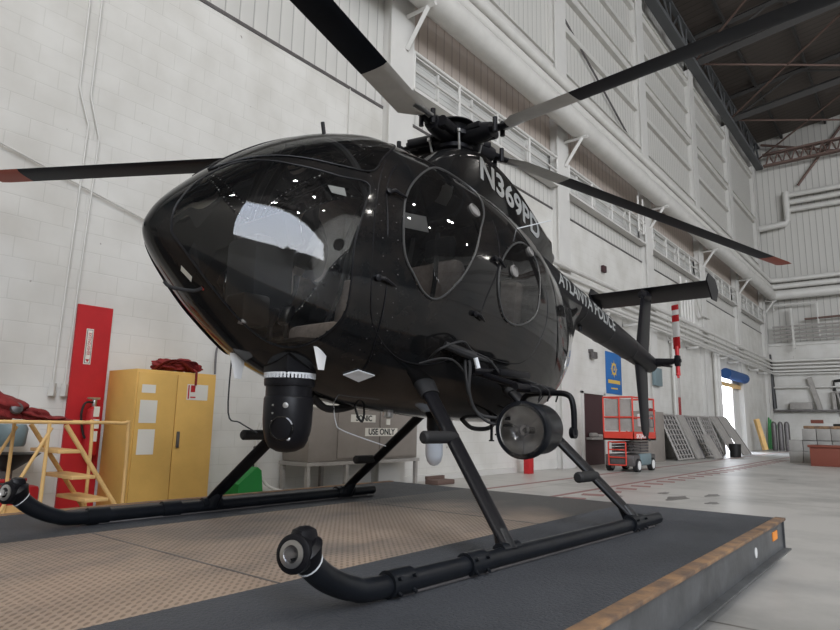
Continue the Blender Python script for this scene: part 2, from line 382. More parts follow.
# windows as closed outlines in (s, angle) over the hull; port side, mirrored for starboard
WS = [(.115, 25), (.15, 46), (.23, 62), (.38, 64), (.54, 51), (.63, 43.5), (.80, 34.5), (.95, 30), (.90, 20), (.83, 4), (.83, -14), (.84, -28), (.80, -41), (.73, -54), (.65, -61), (.57, -63), (.48, -62), (.39, -58), (.26, -48), (.17, -32), (.115, -8)]
RW = [(.30, 76), (.35, 70), (.46, 63), (.56, 56), (.68, 48), (.84, 40), (1.0, 37), (1.12, 45), (1.27, 55), (1.39, 65), (1.43, 77), (1.42, 88.5), (1.1, 88.8), (.7, 88.6), (.42, 86)]
FW = [(1.12, 16.0), (1.17, 26.0), (1.3, 36.0), (1.56, 50.0), (1.75, 56.0), (1.91, 54.0), (2.0, 47.0), (1.92, 34.0), (1.78, 22.0), (1.67, 11.0), (1.51, -1.0), (1.36, -11.0), (1.25, -10.0), (1.16, -2.0), (1.11, 5.0)]
AW = [(1.90, 2), (1.97, 13), (2.19, 24.5), (2.42, 30), (2.52, 23), (2.46, 9), (2.35, -4), (2.16, -11.5), (1.98, -10)]
def smooth(poly, n=8): return [(p.x, p.y) for p in catmull([(a, b, 0) for a, b in poly], n, True)]
def inside(poly, x, y):
    r = False; j = len(poly)-1
    for i in range(len(poly)):
        xi, yi = poly[i]; xj, yj = poly[j]
        if (yi > y) != (yj > y) and x < (xj-xi)*(y-yi)/(yj-yi)+xi: r = not r
        j = i
    return r
WIN = {k: smooth(v) for k, v in (('w', WS), ('r', RW), ('f', FW), ('a', AW))}
heli = thing('helicopter', 'glossy black police helicopter with five rotor blades parked on the wheeled deck', 'helicopter', (-2.676, 3.487, PZ), D(-90-1.95))
# local +x must point to the nose: world direction (-sin a, -cos a)
def hp(name, mb, m, parent=heli, **k): return mb.build(name, m, parent, local=True, **k)

# fuselage shell with real openings where the panes sit
def fuselage():
    mb = MB(); bm = mb.bm
    ns, nt = 300, 200; sv = [.036+4.164*(i/ns)**1.25 for i in range(ns+1)]
    grid = [[bm.verts.new(hull(s, 2*PI*k/nt)) for k in range(nt)] for s in sv]
    def hole(s, deg):
        if deg > 180: deg -= 360
        if deg > 90: deg = 180-deg
        elif deg < -90: deg = -180-deg
        if s > 2.5 or s < .1: return False
        return any(inside(p, s, deg) for p in WIN.values())
    for i in range(ns):
        for k in range(nt):
            if hole((sv[i]+sv[i+1])/2, 360*(k+.5)/nt): continue
            bm.faces.new((grid[i][k], grid[i][(k+1) % nt], grid[i+1][(k+1) % nt], grid[i+1][k]))
    bm.faces.new(grid[0]); bm.faces.new(grid[-1][::-1])
    return mb
hp('fuselage', fuselage(), 'paint', sharp=80, recalc=False)

def pane(poly, mirror, off=.004, rings=14):
    sm = poly; cx = sum(p[0] for p in sm)/len(sm); cy = sum(p[1] for p in sm)/len(sm)
    mb = MB(); bm = mb.bm
    def P(a, d):
        th = D(d if not mirror else 180-d); return hull(max(a, .04), th, off)
    prev = None
    for r in range(1, rings+1):
        f = r/rings*1.01; row = [bm.verts.new(P(cx+(a-cx)*f, cy+(d-cy)*f)) for a, d in sm]
        n = len(row)
        if prev is None:
            c = bm.verts.new(P(cx, cy))
            for k in range(n): bm.faces.new((c, row[k], row[(k+1) % n]))
        else:
            for k in range(n): bm.faces.new((prev[k], row[k], row[(k+1) % n], prev[(k+1) % n]))
        prev = row
    return mb
def strip(path, w, off, mirror=False, closed=True, th=.004):
    """flat band hugging the hull along a (s, angle) path"""
    pts = [hull(max(a, .04), D(d if not mirror else 180-d), off) for a, d in path]
    mb = MB(); mb.tube(pts+([pts[0], pts[1]] if closed else []), w/2, n=6, cap=not closed); return mb
for mir in (False, True):
    for key, nm, gm, rimm in (('w', 'windshield', 'wind', 'fine_rim'), ('r', 'roof_window', 'wind', 'fine_rim'), ('f', 'door_window', 'side', 'fine_rim'), ('a', 'door_window', 'side', 'fine_rim')):
        p_ = hp(nm, pane(WIN[key], mir), gm, sharp=80)
        hp('window_rim', strip(WIN[key], .010 if key in 'wr' else .013, .005, mir), rimm if key in 'fa' else 'satin', p_)
# centre post riding over the nose between the two windshields
def seam(name, path, r, m, mir=False, off=.0005):
    pts = [hull(max(a, .04), D(d if not mir else 180-d), off) for a, d in path]
    return hp(name, MB().tube([p for p in catmull(pts, 6)], r, n=6), m)
for mir in (False, True):
    seam('door_seam', [(1.30, 57), (1.10, 41), (.98, 24), (.93, 7), (.94, -15), (1.02, -31), (1.25, -42), (1.52, -40), (1.71, -29)], .0035, 'satin', mir)
    seam('door_seam', [(1.62, 62), (1.98, 50), (2.0, 28), (1.93, 11), (1.76, -7), (1.71, -29)], .0035, 'satin', mir)
    seam('door_seam', [(1.92, 50), (2.3, 44), (2.55, 30), (2.6, 8), (2.5, -12), (2.3, -30), (1.71, -30)], .003, 'satin', mir)
    seam('door_seam', [(1.52, 88), (1.52, 72), (1.47, 60), (1.18, 41), (1.06, 29), (1.02, 14), (1.02, -13), (1.05, -35), (1.1, -55), (1.1, -85)], .004, 'satin', mir)
    seam('cowl_seam', [(2.75, 40), (2.80, 20), (2.78, 0), (2.85, -20), (2.95, -50), (3.0, -85)], .003, 'satin', mir)
    # round vents in the door windows, hinges and handles
    for (s_, d_, r_) in ((1.78, 31, .046), (2.10, 11, .040), (2.44, 27, .036)):
        a = hull(s_, D(d_ if not mir else 180-d_), .0); b = hull(s_, D(d_ if not mir else 180-d_), .03); ax = (b-a).normalized()
        v = hp('vent', MB().lathe([(r_*.7, .004), (r_, .004), (r_*1.02, .018), (r_*.86, .022), (r_*.80, .012), (.001, .012)], a, ax, 28), 'greyint')
    for (s_, d_) in ((.96, -8), (1.67, -13), (1.88, 12.5), (1.06, 27)):
        dd = D(d_ if not mir else 180-d_)
        a = hull(s_, dd, .012); b = hull(s_+.10, dd-D(2 if not mir else -2), .016)
        mb = MB().tube([a, hull(s_+.03, dd, .024), b], [.010, .013, .006], 8); mb.lathe([(.018, -.012), (.018, .010), (.01, .014)], a, (hull(s_, dd, .05)-a), 14)
        hp('door_latch', mb, 'satin')
    # rivet lines on the door frame
    mb = MB()
    for k in range(17):
        t = -50+k*6.5
        for s_ in (.985, 1.075):
            a = hull(s_+(.0 if t > -20 else .02), D(t if not mir else 180-t), .0); b = hull(s_+(.0 if t > -20 else .02), D(t if not mir else 180-t), .02)
            mb.lathe([(.0035, -.002), (.003, .0015), (.0005, .002)], a, b-a, 6)
    r_ = hp('rivet_row', mb, 'dsteel')

# interior -----------------------------------------------------------
mb = MB(); fl = []
for k in range(14):
    x_ = 1.42-.17*k; t_, b_, w_, m_ = (hermite(SS, A, NX-x_) for A in (TOP, BOT, WID, MID)); q_ = (m_-1.0)/(m_-b_); fl.append((x_, w_*math.sqrt(max(1-q_*q_, 0))-.03))
mb.poly([(x_, y_, 1.02) for x_, y_ in fl]+[(x_, -y_, 1.02) for x_, y_ in fl[::-1]], .02, (0, 0, 1))
hp('cabin_floor', mb, 'greyint')
for x_, w_, m_ in ((-.42, .60, 'tan'), (.28, .62, 'intdark')):
    mb = MB()
    pts = [hull(NX-x_, 2*PI*k/40) for k in range(40)]; pts = [Vector((x_, p.y*.96, 1.02 if (p.z < 1.02) else (p.z-1.5)*.95+1.5)) for p in pts]
    if x_ > 0: pts = [Vector((x_, p.y, min(p.z, 1.62))) for p in pts]
    mb.ringloft([pts, [p+Vector((-.03, 0, 0)) for p in pts]])
    hp('bulkhead', mb, m_)
def seat(x, y, m, w=.46):
    f = hp('cabin_seat', MB().box((x+.22, y, 1.16), (.48, w, .16), bev=.05), m)
    hp('seat_back', MB().box((x-.0, y, 1.42), (.12, w, .42), Matrix.Rotation(-.16, 3, 'Y'), bev=.05), m, f)
    hp('headrest', MB().box((x-.09, y, 1.74), (.08, w*.5, .16), Matrix.Rotation(-.16, 3, 'Y'), bev=.035), 'intdark', f)
    mb = MB()
    for sg in (-1, 1): mb.tube([(x+.06, y+sg*.10, 1.80), (x+.10, y+sg*.12, 1.5), (x+.20, y+sg*.16, 1.25)], .02, 6, flat=(1, .3))
    hp('seat_belt', mb, 'intdark', f)
for y in (-.31, .31): seat(.42, y, 'tan')
for y in (-.29, .29): seat(-.30, y, 'tan')
mb = MB(); mb.box((1.48, 0, 1.32), (.26, .28, .52), bev=.04); mb.box((1.44, 0, 1.62), (.12, .46, .20), Matrix.Rotation(.25, 3, 'Y'), bev=.04)
ip = hp('instrument_panel', mb, 'intdark')
mb = MB()
for yy, zz in ((-.15, 1.64), (-.05, 1.64), (.05, 1.64), (.15, 1.64), (-.05, 1.48), (.05, 1.48), (0, 1.36)): mb.lathe([(.036, 0), (.036, .012), (.03, .012), (.001, .006)], (1.37-.0, yy, zz), (-1, 0, .2), 18)
hp('gauges', mb, 'greyint', ip)
for y in (-.31, .31):
    hp('control_stick', MB().tube([(1.02, y, 1.03), (1.08, y, 1.25), (1.00, y, 1.42), (.99, y, 1.52)], [.013, .013, .013, .022], 10), 'intdark')
    mb = MB()
    for dy in (-.08, .08): mb.box((1.5, y*.7+dy*.8, 1.14), (.03, .07, .10), Matrix.Rotation(-.4, 3, 'Y'), bev=.008); mb.tube([(1.5, y*.7+dy*.8, 1.03), (1.5, y*.7+dy*.8, 1.12)], .012, 8)
    hp('pedals', mb, 'steel')
hp('equipment_box', MB().box((1.62, .12, 1.16), (.16, .17, .16), bev=.02), 'greyint')
a = hull(.74, D(31), -.012); b = hull(.82, D(29), -.012); c_ = hull(.82, D(25), -.012); d_ = hull(.75, D(27), -.012)
hp('door_placard', MB().poly([a, b, c_, d_], .002, (0, 1, 0)), 'paper')
a, b, c_, d_ = hull(1.13, D(20), -.012), hull(1.30, D(20), -.012), hull(1.30, D(14), -.012), hull(1.13, D(14), -.012)
hp('door_placard', MB().poly([a, b, c_, d_], .002, (0, 1, 0)), 'paper')
for mir in (False, True):   # inner door frame posts seen through the glass
    hp('cabin_frame', MB().tube([hull(.95, D(t if not mir else 180-t), -.04) for t in range(-60, 90, 6)], .022, 8), 'intdark')
    hp('cabin_frame', MB().tube([hull(1.88, D(t if not mir else 180-t), -.04) for t in range(-60, 90, 6)], .028, 8), 'intdark')
hp('headset', MB().lathe([(.001, 0), (.04, .01), (.05, .04), (.04, .07), (.001, .08)], (.72, .12, 2.16), (0, 1, 0), 16), 'intdark')

# rotor fairing with registration -------------------------------------------------
def fair(x):
    """half width and top height of the fairing at x"""
    t = min(max((.30-x)/1.84, 0), 1)
    top = hermite([0, .15, .35, .6, .98, 1.0], [2.40, 2.62, 2.73, 2.62, 2.335, 2.33], t); w = hermite([0, .2, .5, .85, 1], [.12, .20, .21, .16, .11], t)
    return w, top
def fpt(x, v):
    """fairing side: v 0 at foot .. 1 at crest"""
    w, top = fair(x); foot = hermite(SS, TOP, NX-x)-.14
    y = w*(1-.10*v) if v < .8 else w*(.92-.92*((v-.8)/.2)**2.2)
    return Vector((x, y, foot+(top-foot)*(v if v < .8 else .8+.2*math.sin((v-.8)/.2*PI/2))))
mb = MB(); rings = []
for i in range(41):
    x = .30-1.84*i/40
    r = [fpt(x, k/20) for k in range(21)]; rings.append(r+[Vector((p.x, -p.y, p.z)) for p in r[::-1][1:]])
mb.ringloft(rings); fairing = hp('rotor_fairing', mb, 'paint', sharp=50)
hp('exhaust_cover', MB().tube([(-1.46, 0, 2.16), (-1.58, 0, 2.12)], [.11, .10], 24), 'dsteel')
def wraptext(txt, size, fw, bold, fn, name, ncut=10, mirror=False):
    bm = text_bm(txt, size, fw, bold)
    for k in range(1, ncut): bmesh.ops.bisect_plane(bm, geom=bm.verts[:]+bm.edges[:]+bm.faces[:], plane_co=(0, (k/ncut-.5)*size, 0), plane_no=(0, 1, 0))
    xs = [v.co.x for v in bm.verts]; x0, x1 = min(xs), max(xs); nx = 40
    for k in range(1, nx): bmesh.ops.bisect_plane(bm, geom=bm.verts[:]+bm.edges[:]+bm.faces[:], plane_co=(x0+(x1-x0)*k/nx, 0, 0), plane_no=(1, 0, 0))
    for v in bm.verts: v.co = fn((v.co.x-x0)/(x1-x0), v.co.y)
    mb = MB(); mb.bm.free(); mb.bm = bm
    return mb, name
def reg(u, yy):
    # on the port side text runs from nose to tail
    x = -.28-.94*u; w, top = fair(x); z = 2.535-.275*u**1.1+yy*1.12
    foot = hermite(SS, TOP, NX-x)-.14; v = (z-foot)/(top-foot); v = min(max(v, 0), .8)
    p = fpt(x, v); p.y += .004; p.z = z; return p
mb, nm = wraptext('N369PD', .215, 1.0, .006, reg, 'registration'); hp('registration_lettering', mb, 'letter', fairing, recalc=False)
def reg_s(u, yy):
    p = reg(1-u, yy); p.y = -p.y; return p
mb, nm = wraptext('N369PD', .215, 1.0, .006, reg_s, 'registration'); hp('registration_lettering', mb, 'letter', fairing, recalc=False)

# tail boom ---------------------------------------------------------------------
def boom(x):
    t = (-1.6-x)/2.45; return 1.875-.50*t, .195-.095*t
mb = MB(); rings = []
for i in range(25):
    x = -1.2-2.85*i/24; zc, r = boom(x)
    rings.append([Vector((x, r*math.cos(2*PI*k/36), zc+r*math.sin(2*PI*k/36))) for k in range(36)])
mb.ringloft(rings); tb = hp('tail_boom', mb, 'satin')
# spine rail along the upper port side
for th in (62, -62+180):
    pass
mb = MB().tube([Vector((x/100, boom(x/100)[1]*math.cos(D(78))+.0, boom(x/100)[0]+boom(x/100)[1]*math.sin(D(78))+.012)) for x in range(-395, -165, 10)], .014, 8); hp('boom_conduit', mb, 'satin', tb)
mb = MB()
for x in (-2.1, -2.75, -3.4): mb.tube([Vector((x, (boom(x)[1]+.002)*math.cos(a), boom(x)[0]+(boom(x)[1]+.002)*math.sin(a))) for a in [2*PI*k/30 for k in range(31)]], .003, 6)
hp('boom_rings', mb, 'fine_rim', tb)
def boomtxt(u, yy):
    x = -1.47-1.28*u; zc, r = boom(x); a = D(4)+yy*1.0/r; r += .004
    return Vector((x, r*math.cos(a), zc+r*math.sin(a)))
mb, nm = wraptext('ATLANTA POLICE', .165, 1.0, .003, boomtxt, 'x', 12); hp('police_lettering', mb, 'letter', tb, recalc=False)
def boomtxt_s(u, yy):
    p = boomtxt(1-u, yy); p.y = -p.y; return p
mb, nm = wraptext('ATLANTA POLICE', .165, 1.0, .003, boomtxt_s, 'x', 12); hp('police_lettering', mb, 'letter', tb, recalc=False)
def foil(le, te, thick, n=10):
    """closed aerofoil ring between leading and trailing edge points; thick vector"""
    le, te, tv = Vector(le), Vector(te), Vector(thick); up, lo = [], []
    for k in range(n+1):
        t = k/n; y = 1.5*(.2969*math.sqrt(t)-.126*t-.3516*t*t+.2843*t**3-.1015*t**4)/.15
        up.append(le.lerp(te, t)+tv*y); lo.append(le.lerp(te, t)-tv*y)
    return up+lo[::-1][1:-1]
mb = MB().ringloft([foil((-3.62, 0, 1.42), (-4.02, 0, 1.42), (0, .028, 0)), foil((-3.90, 0, 2.27), (-4.22, 0, 2.27), (0, .018, 0))]); fin = hp('upper_fin', mb, 'satin')
mb = MB().ringloft([foil((-3.60, 0, 1.40), (-3.98, 0, 1.40), (0, .026, 0)), foil((-3.72, 0, .60), (-3.96, 0, .60), (0, .014, 0)), foil((-3.80, 0, .53), (-3.93, 0, .53), (0, .010, 0))]); hp('lower_fin', mb, 'satin')
hp('tail_skid', MB().tube([(-3.86, 0, .56), (-3.90, 0, .50), (-3.96, 0, .49)], .014, 8), 'rubber')
mb = MB().ringloft([foil((-4.02, y, 2.30), (-4.44, y, 2.18), (.008, 0, .030)) for y in (-.72, -.4, 0, .4, .70)]); st = hp('horizontal_stabilizer', mb, 'satin')
for sg in (-1, 1):
    mb = MB().poly([(-3.98, sg*.71, 2.30), (-4.06, sg*.712, 2.39), (-4.30, sg*.712, 2.36), (-4.40, sg*.712, 2.24), (-4.32, sg*.712, 2.10), (-4.14, sg*.712, 2.10)], .014*sg, (0, 1, 0)); hp('end_plate', mb, 'satin', st)
hp('fin_joint', MB().lathe([(.001, -.12), (.05, -.09), (.065, 0), (.05, .1), (.001, .12)], (-4.0, 0, 2.20), (1, 0, 0), 16), 'satin', fin)
# tail rotor
mb = MB().tube([(-3.95, 0, 1.40), (-4.12, 0, 1.385)], [.10, .06], 18).tube([(-4.05, 0, 1.39), (-4.05, .20, 1.39), (-4.05, .30, 1.40)], [.06, .045, .03], 14); gb = hp('tail_gearbox', mb, 'satin')
mb = MB().box((-4.05, .33, 1.40), (.07, .06, .13), bev=.015).cyl((-4.05, .26, 1.40), (-4.05, .37, 1.40), .022, 12).tube([(-3.93, .20, 1.34), (-4.05, .24, 1.34), (-4.1, .24, 1.34)], .012, 8); hp('tail_rotor_hub', mb, 'satin', gb)
def trb(sg, cuts):
    for a, b, m in cuts:
        cx_, cy_ = (.022, .048) if sg > 0 else (.050, .002)
        hp('tail_rotor_blade' if False else 'blade_band', MB().ringloft([foil((-4.05+cx_, .33+cy_, 1.40+sg*a), (-4.05-cx_, .33-cy_, 1.40+sg*a), (.005, -.005*sg, 0), 6), foil((-4.05+cx_, .33+cy_, 1.40+sg*b), (-4.05-cx_, .33-cy_, 1.40+sg*b), (.004, -.004*sg, 0), 6)]), m, cur)
for sg, bands in ((1, ((.14, .28, 'red'), (.28, .46, 'white'), (.46, .54, 'red'), (.54, .60, 'white'), (.60, .66, 'red'))), (-1, ((.14, .20, 'red'), (.20, .42, 'rack'), (.42, .62, 'redcloth')))):
    cur = hp('tail_rotor_blade', MB().tube([(-4.05, .33, 1.40+sg*.04), (-4.05, .33, 1.40+sg*.17)], [.022, .026], 10), 'red' if sg > 0 else 'red', gb)
    trb(sg, bands)

# main rotor ----------------------------------------------------------------------
HX = -.20
mast = hp('rotor_mast', MB().cyl((HX, 0, 2.4), (HX, 0, 2.86), .055).lathe([(.16, 2.52), (.17, 2.56), (.10, 2.60), (.10, 2.66), (.15, 2.68), (.15, 2.71), (.07, 2.72)], (HX, 0, 0), n=28), 'satin')
hp('hub_cap', MB().lathe([(.001, 2.935), (.09, 2.93), (.165, 2.905), (.175, 2.89), (.12, 2.885), (.10, 2.83), (.001, 2.83)], (HX, 0, 0), n=36), 'satin', mast)
hp('hub_plate', MB().lathe([(.14, 2.80), (.19, 2.795), (.19, 2.765), (.14, 2.76)], (HX, 0, 0), n=30), 'satin', mast)
def blade(az, z0, z4):
    a = D(az); ca, sa = math.cos(a), math.sin(a)
    def P(r, t, dz=0): # r out, t across (+ = leading, rotation counter-clockwise seen from above)
        z = z0+(z4-z0)*(r-.5)/3.5 if r > .5 else z0+(2.79-z0)*(1-r/.5)
        return Vector((HX+r*ca-t*sa, r*sa+t*ca, z+dz))
    def fo(r, c=.20): return foil(P(r, .068, .010), P(r, .068-c, -.022), (0, 0, .012), 8)
    mb = MB().tube([P(.10, 0), P(.20, 0), P(.30, 0), P(.36, 0)], [.065, .075, .068, .055], 14)
    mb.tube([P(.16, .080), P(.34, .080)], [.040, .040], 12); mb.box(P(.24, -.03, .03), (.12, .10, .05), Matrix.Rotation(a, 3, 'Z'), bev=.012); mb.box(P(.30, .045), (.07, .07, .09), Matrix.Rotation(a, 3, 'Z'), bev=.012)
    mb.cyl(P(.42, .05, -.05), P(.42, .05, .06), .018, 10).cyl(P(.42, -.045, -.05), P(.42, -.045, .06), .018, 10)
    mb.tube([P(.36, .0), P(.5, .0)], [.045, .03], 10, flat=(1, .6))
    g = hp('blade_grip', mb, 'satin', mast)
    hp('pitch_link', MB().tube([P(.17, .13, -.02), P(.13, .12, -.22)], .009, 8).lathe([(.001, -.016), (.018, -.01), (.018, .01), (.001, .016)], P(.17, .13, -.02), n=10), 'steel', g)
    hp('blade_clamp', MB().tube([P(.44, .03), P(.62, .0)], .03, 10, flat=(1.5, .5)).box(P(.56, -.02, .012), (.14, .05, .012), Matrix.Rotation(a, 3, 'Z')), 'steel', g)
    b = hp('main_rotor_blade', MB().ringloft([foil(P(.50, .04), P(.50, -.05), (0, 0, .012), 8), fo(.60), fo(1.05)]), 'bladegrey', mast)
    hp('blade_skin', MB().ringloft([fo(1.05+(3.72-1.05)*k/12) for k in range(13)]), 'blade', b)
    hp('blade_tip', MB().ringloft([fo(3.72), fo(3.95), fo(4.02, .19)]), 'bladered', b)
for az, z0, z4 in ((-58, 2.70, 2.68), (10.5, 2.78, 3.22), (89, 2.76, 2.86), (158.5, 2.73, 2.36), (229, 2.70, 2.5)): blade(az, z0, z4)

# landing gear --------------------------------------------------------------------
def skid(sg, x0, x1, y0, y1):
    s_ = [(x0, y0, .047), (x0+.6, y0+(y1-y0)*.25, .047), (x1-.5, y0+(y1-y0)*.8, .047), (x1, y1, .047), (x1+.13, y1, .068), (x1+.24, y1, .115), (x1+.315, y1, .172), (x1+.345, y1, .21)]
    P = catmull(s_, 6)
    t = hp('skid_tube', MB().tube(P, [.036+.010*(i/len(P)) for i in range(len(P))], 18), 'skid')
    d = (P[-1]-P[-3]).normalized()
    hp('tube_collar', MB().tube([P[-7], P[-7]+(P[-6]-P[-7])*.35], .0475, 18), 'ring', t)
    cap = hp('skid_cap', MB().tube([P[-6], P[-3], P[-1]+d*.01, P[-1]+d*.028], [.048, .060, .070, .056], 20).box(P[-1]+Vector((.0, 0, .045)), (.08, .070, .075), bev=.026), 'satin', t)
    c = P[-1]+Vector((.040, .008, .004)); ax = Vector((1, .35*1, .12))
    hp('light_housing', MB().lathe([(.045, -.05), (.058, -.02), (.060, .012), (.050, .018), (.001, .016)], c, ax, 28), 'satin', t)
    hp('landing_light', MB().lathe([(.042, .014), (.042, .021), (.027, .024), (.025, .021), (.001, .017)], c, ax, 24), 'steel', t)
    hp('light_lens', MB().lathe([(.026, .023), (.016, .029), (.001, .031)], c, ax, 20), 'lensclear', t)
    for a_, b_ in ((x0+.28, x0+.44), (x1-.16, x1-.04), (x1-.62, x1-.50)):
        yy = y0+(y1-y0)*((a_-x0)/(x1-x0)); mb = MB().tube([(a_, yy, .050), (b_, yy, .050)], .049, 18)
        for k in (-1, 1):
            for u in (a_+.02, b_-.02): mb.cyl((u, yy+sg*.040, .050+k*.022), (u, yy+sg*.058, .050+k*.030), .007, 8)
        hp('tube_clamp', mb, 'skid', t)
    hp('wear_shoe', MB().box(((x0+x1)/2, (y0+y1)/2, .008), (x1-x0-.2, .05, .012), Matrix.Rotation(math.atan2(y1-y0, x1-x0), 3, 'Z'), bev=.004), 'dsteel', t)
    return t
skid(1, -.86, 1.70, 1.205, 1.16); skid(-1, -.66, 1.80, -1.21, -1.155)
def strut(fx, fy, tx, ty, tz, stepx, stepz, ln):
    f, t = Vector((fx, fy, .085)), Vector((tx, ty, tz)); d = t-f; sg = 1 if fy > 0 else -1
    def rg(p, c, w):
        u = Vector((1, 0, 0)); v = d.normalized().cross(u).normalized()
        return [p+u*c*math.cos(2*PI*k/20)+v*w*math.sin(2*PI*k/20) for k in range(20)]
    s_ = hp('gear_strut', MB().ringloft([rg(f, .048, .022), rg(f+d*.1, .055, .024), rg(f+d*.6, .058, .026), rg(t, .062, .03)]), 'satin')
    hp('strut_foot', MB().tube([f+Vector((-.07, 0, -.02)), f+Vector((.07, 0, -.02))], .038, 12).tube([f+Vector((0, 0, -.03)), f+d*.07], [.05, .034], 12), 'skid', s_)
    q = f+d*((stepz-.085)/d.z)
    hp('step_pad', MB().tube([q+Vector((-.02, sg*.01, 0)), q+Vector((.04, sg*.01, 0)), q+Vector((ln, sg*.01, 0)), q+Vector((ln+.012, sg*.01, 0))], [.026, .033, .033, .022], 14), 'rubber', s_)
    hp('strut_boot', MB().ringloft([rg(t-d*.10, .075, .04), rg(t+d*.03, .085, .055)]), 'rubber', s_)
strut(.86, 1.16, .60, .42, .86, 0, .555, .24)
strut(-.50, 1.19, -.22, .42, .92, 0, .32, .22)
strut(.95, -1.165, .66, -.42, .84, 0, .53, .24)
strut(-.33, -1.19, -.50, -.42, .78, 0, .33, .22)

# camera turret under the chin -----------------------------------------------------
TX, TY = 1.345, .135
tm = hp('camera_turret', MB().lathe([(.001, .462), (.05, .469), (.09, .490), (.109, .525), (.122, .578), (.127, .63), (.127, .735), (.123, .745), (.120, .748), (.120, .80), (.001, .80)], (TX, TY, 0), n=40), 'satin')
hp('turret_ring', MB().lathe([(.10, .80), (.128, .80), (.131, .812), (.131, .835), (.118, .84), (.001, .84)], (TX, TY, 0), n=40), 'satin', tm)
mb = MB()
for k in range(44):
    a = 2*PI*k/44; mb.box((TX+.127*math.cos(a), TY+.127*math.sin(a), .853), (.013, .011, .028), Matrix.Rotation(a, 3, 'Z'))
mb.lathe([(.122, .856), (.133, .858), (.133, .866), (.122, .868)], (TX, TY, 0), n=40); hp('gear_ring', mb, 'ring', tm)
hp('turret_mount', MB().mm((TX-.10, TY-.10, .86), (TX+.10, TY+.10, 1.02), bev=.01), 'satin', tm)
vx = Vector((.55, .83, 0)).normalized()
for k, (dz, ang, r) in enumerate(((.70, 6, .014), (.535, 16, .010), (.70, -24, .005), (.66, -24, .005), (.62, -24, .005))):
    w = Vector((math.cos(D(40+ang)), math.sin(D(40+ang)), 0)); rr = .125 if dz > .6 else .106
    hp('turret_fastener', MB().lathe([(r, -.01), (r, .006), (.001, .008)], Vector((TX, TY, dz))+w*rr, w, 14), 'steel', tm)
w = Vector((math.cos(D(38)), math.sin(D(38)), -.12)).normalized()
hp('turret_lens', MB().lathe([(.062, -.03), (.062, .012), (.055, .016), (.050, .006), (.001, .004)], Vector((TX, TY, .60))+w*.108, w, 30), 'paint', tm)
CX = 1.225
# cable harness, arm and probes behind the turret
mb = MB().tube(catmull([(CX-.12, .05, .80), (CX-.25, .02, .80), (CX-.42, -.02, .82), (CX-.5, 0, .80)], 6), .010, 8).tube(catmull([(CX-.14, .0, .77), (CX-.3, -.05, .70), (CX-.5, -.05, .72), (CX-.62, 0, .80)], 6), .022, 8)
mb.tube(catmull([(CX-.46, .02, .86), (CX-.44, .02, .78), (CX-.47, .04, .66), (CX-.52, .03, .63), (CX-.54, .02, .70), (CX-.50, .02, .80)], 6), .007, 6); hp('cable_harness', mb, 'rubber')
hp('cable_connector', MB().cyl((CX-.455, .02, .80), (CX-.452, .02, .74), .014, 10), 'steel')
hp('cable_connector', MB().cyl((CX-.52, .02, .81), (CX-.518, .02, .77), .010, 10), 'steel')
hp('belly_bracket', MB().box((CX-.34, -.04, .77), (.06, .07, .05), bev=.01), 'white')
hp('whip_antenna', MB().tube(catmull([(CX-.34, -.04, .76), (CX-.36, -.03, .62), (CX-.42, -.02, .57), (CX-.74, .02, .48)], 6), .0035, 6), 'ring')
hp('belly_strobe', MB().lathe([(.040, .80), (.040, .765), (.032, .76), (.032, .66), (.001, .655)], (.45, 0, 0), n=24), 'steel')
hp('strobe_collar', MB().lathe([(.034, .80), (.046, .795), (.046, .762), (.034, .76)], (.45, 0, 0), n=24), 'satin')
hp('belly_plate', MB().poly([hull(1.02, D(-60), .004), hull(1.07, D(-54), .004), hull(1.18, D(-54), .004), hull(1.13, D(-61), .004)], .006, (0, .5, -.85)), 'ring')
for x_, y_, zb in ((1.54, -.06, .965), (1.33, .35, 1.01)):
    hp('blade_antenna', MB().ringloft([foil((x_+.05, y_, zb), (x_-.05, y_, zb), (0, .010, 0), 6), foil((x_+.01, y_, zb-.13), (x_-.03, y_, zb-.13), (0, .005, 0), 6)]), 'white')
hp('whip_antenna', MB().tube(catmull([(1.56, -.08, 1.0), (1.56, -.08, .66), (1.52, -.03, .61), (1.46, .04, .56)], 5), .004, 6), 'rubber')
hp('towel_probe', MB().tube([(1.06, .14, .96), (.98, .20, .86)], .008, 8), 'satin')
hp('beacon_base', MB().lathe([(.055, .72), (.055, .60), (.048, .56), (.03, .545)], (-.02, 0, 0), n=24), 'satin')
hp('beacon_lens', MB().lathe([(.001, .34), (.025, .345), (.048, .37), (.060, .41), (.062, .53), (.052, .55), (.001, .55)], (-.02, 0, 0), n=28), 'opal')
# drains and small fittings beneath the belly
for x_, y_, l_ in ((-.35, .25, .14), (-.5, .2, .10), (-.62, .28, .12), (-.72, .18, .08), (-.28, -.1, .09)): hp('drain_pipe', MB().cyl((x_, y_, .70), (x_, y_, .66-l_), .010, 8).cyl((x_, y_, .66-l_), (x_, y_, .65-l_), .02, 8), 'satin')
hp('exhaust_hook', MB().tube(catmull([(-.2, .1, .66), (-.32, .1, .60), (-.5, .12, .60), (-.6, .12, .66)], 5), .016, 8), 'rubber')
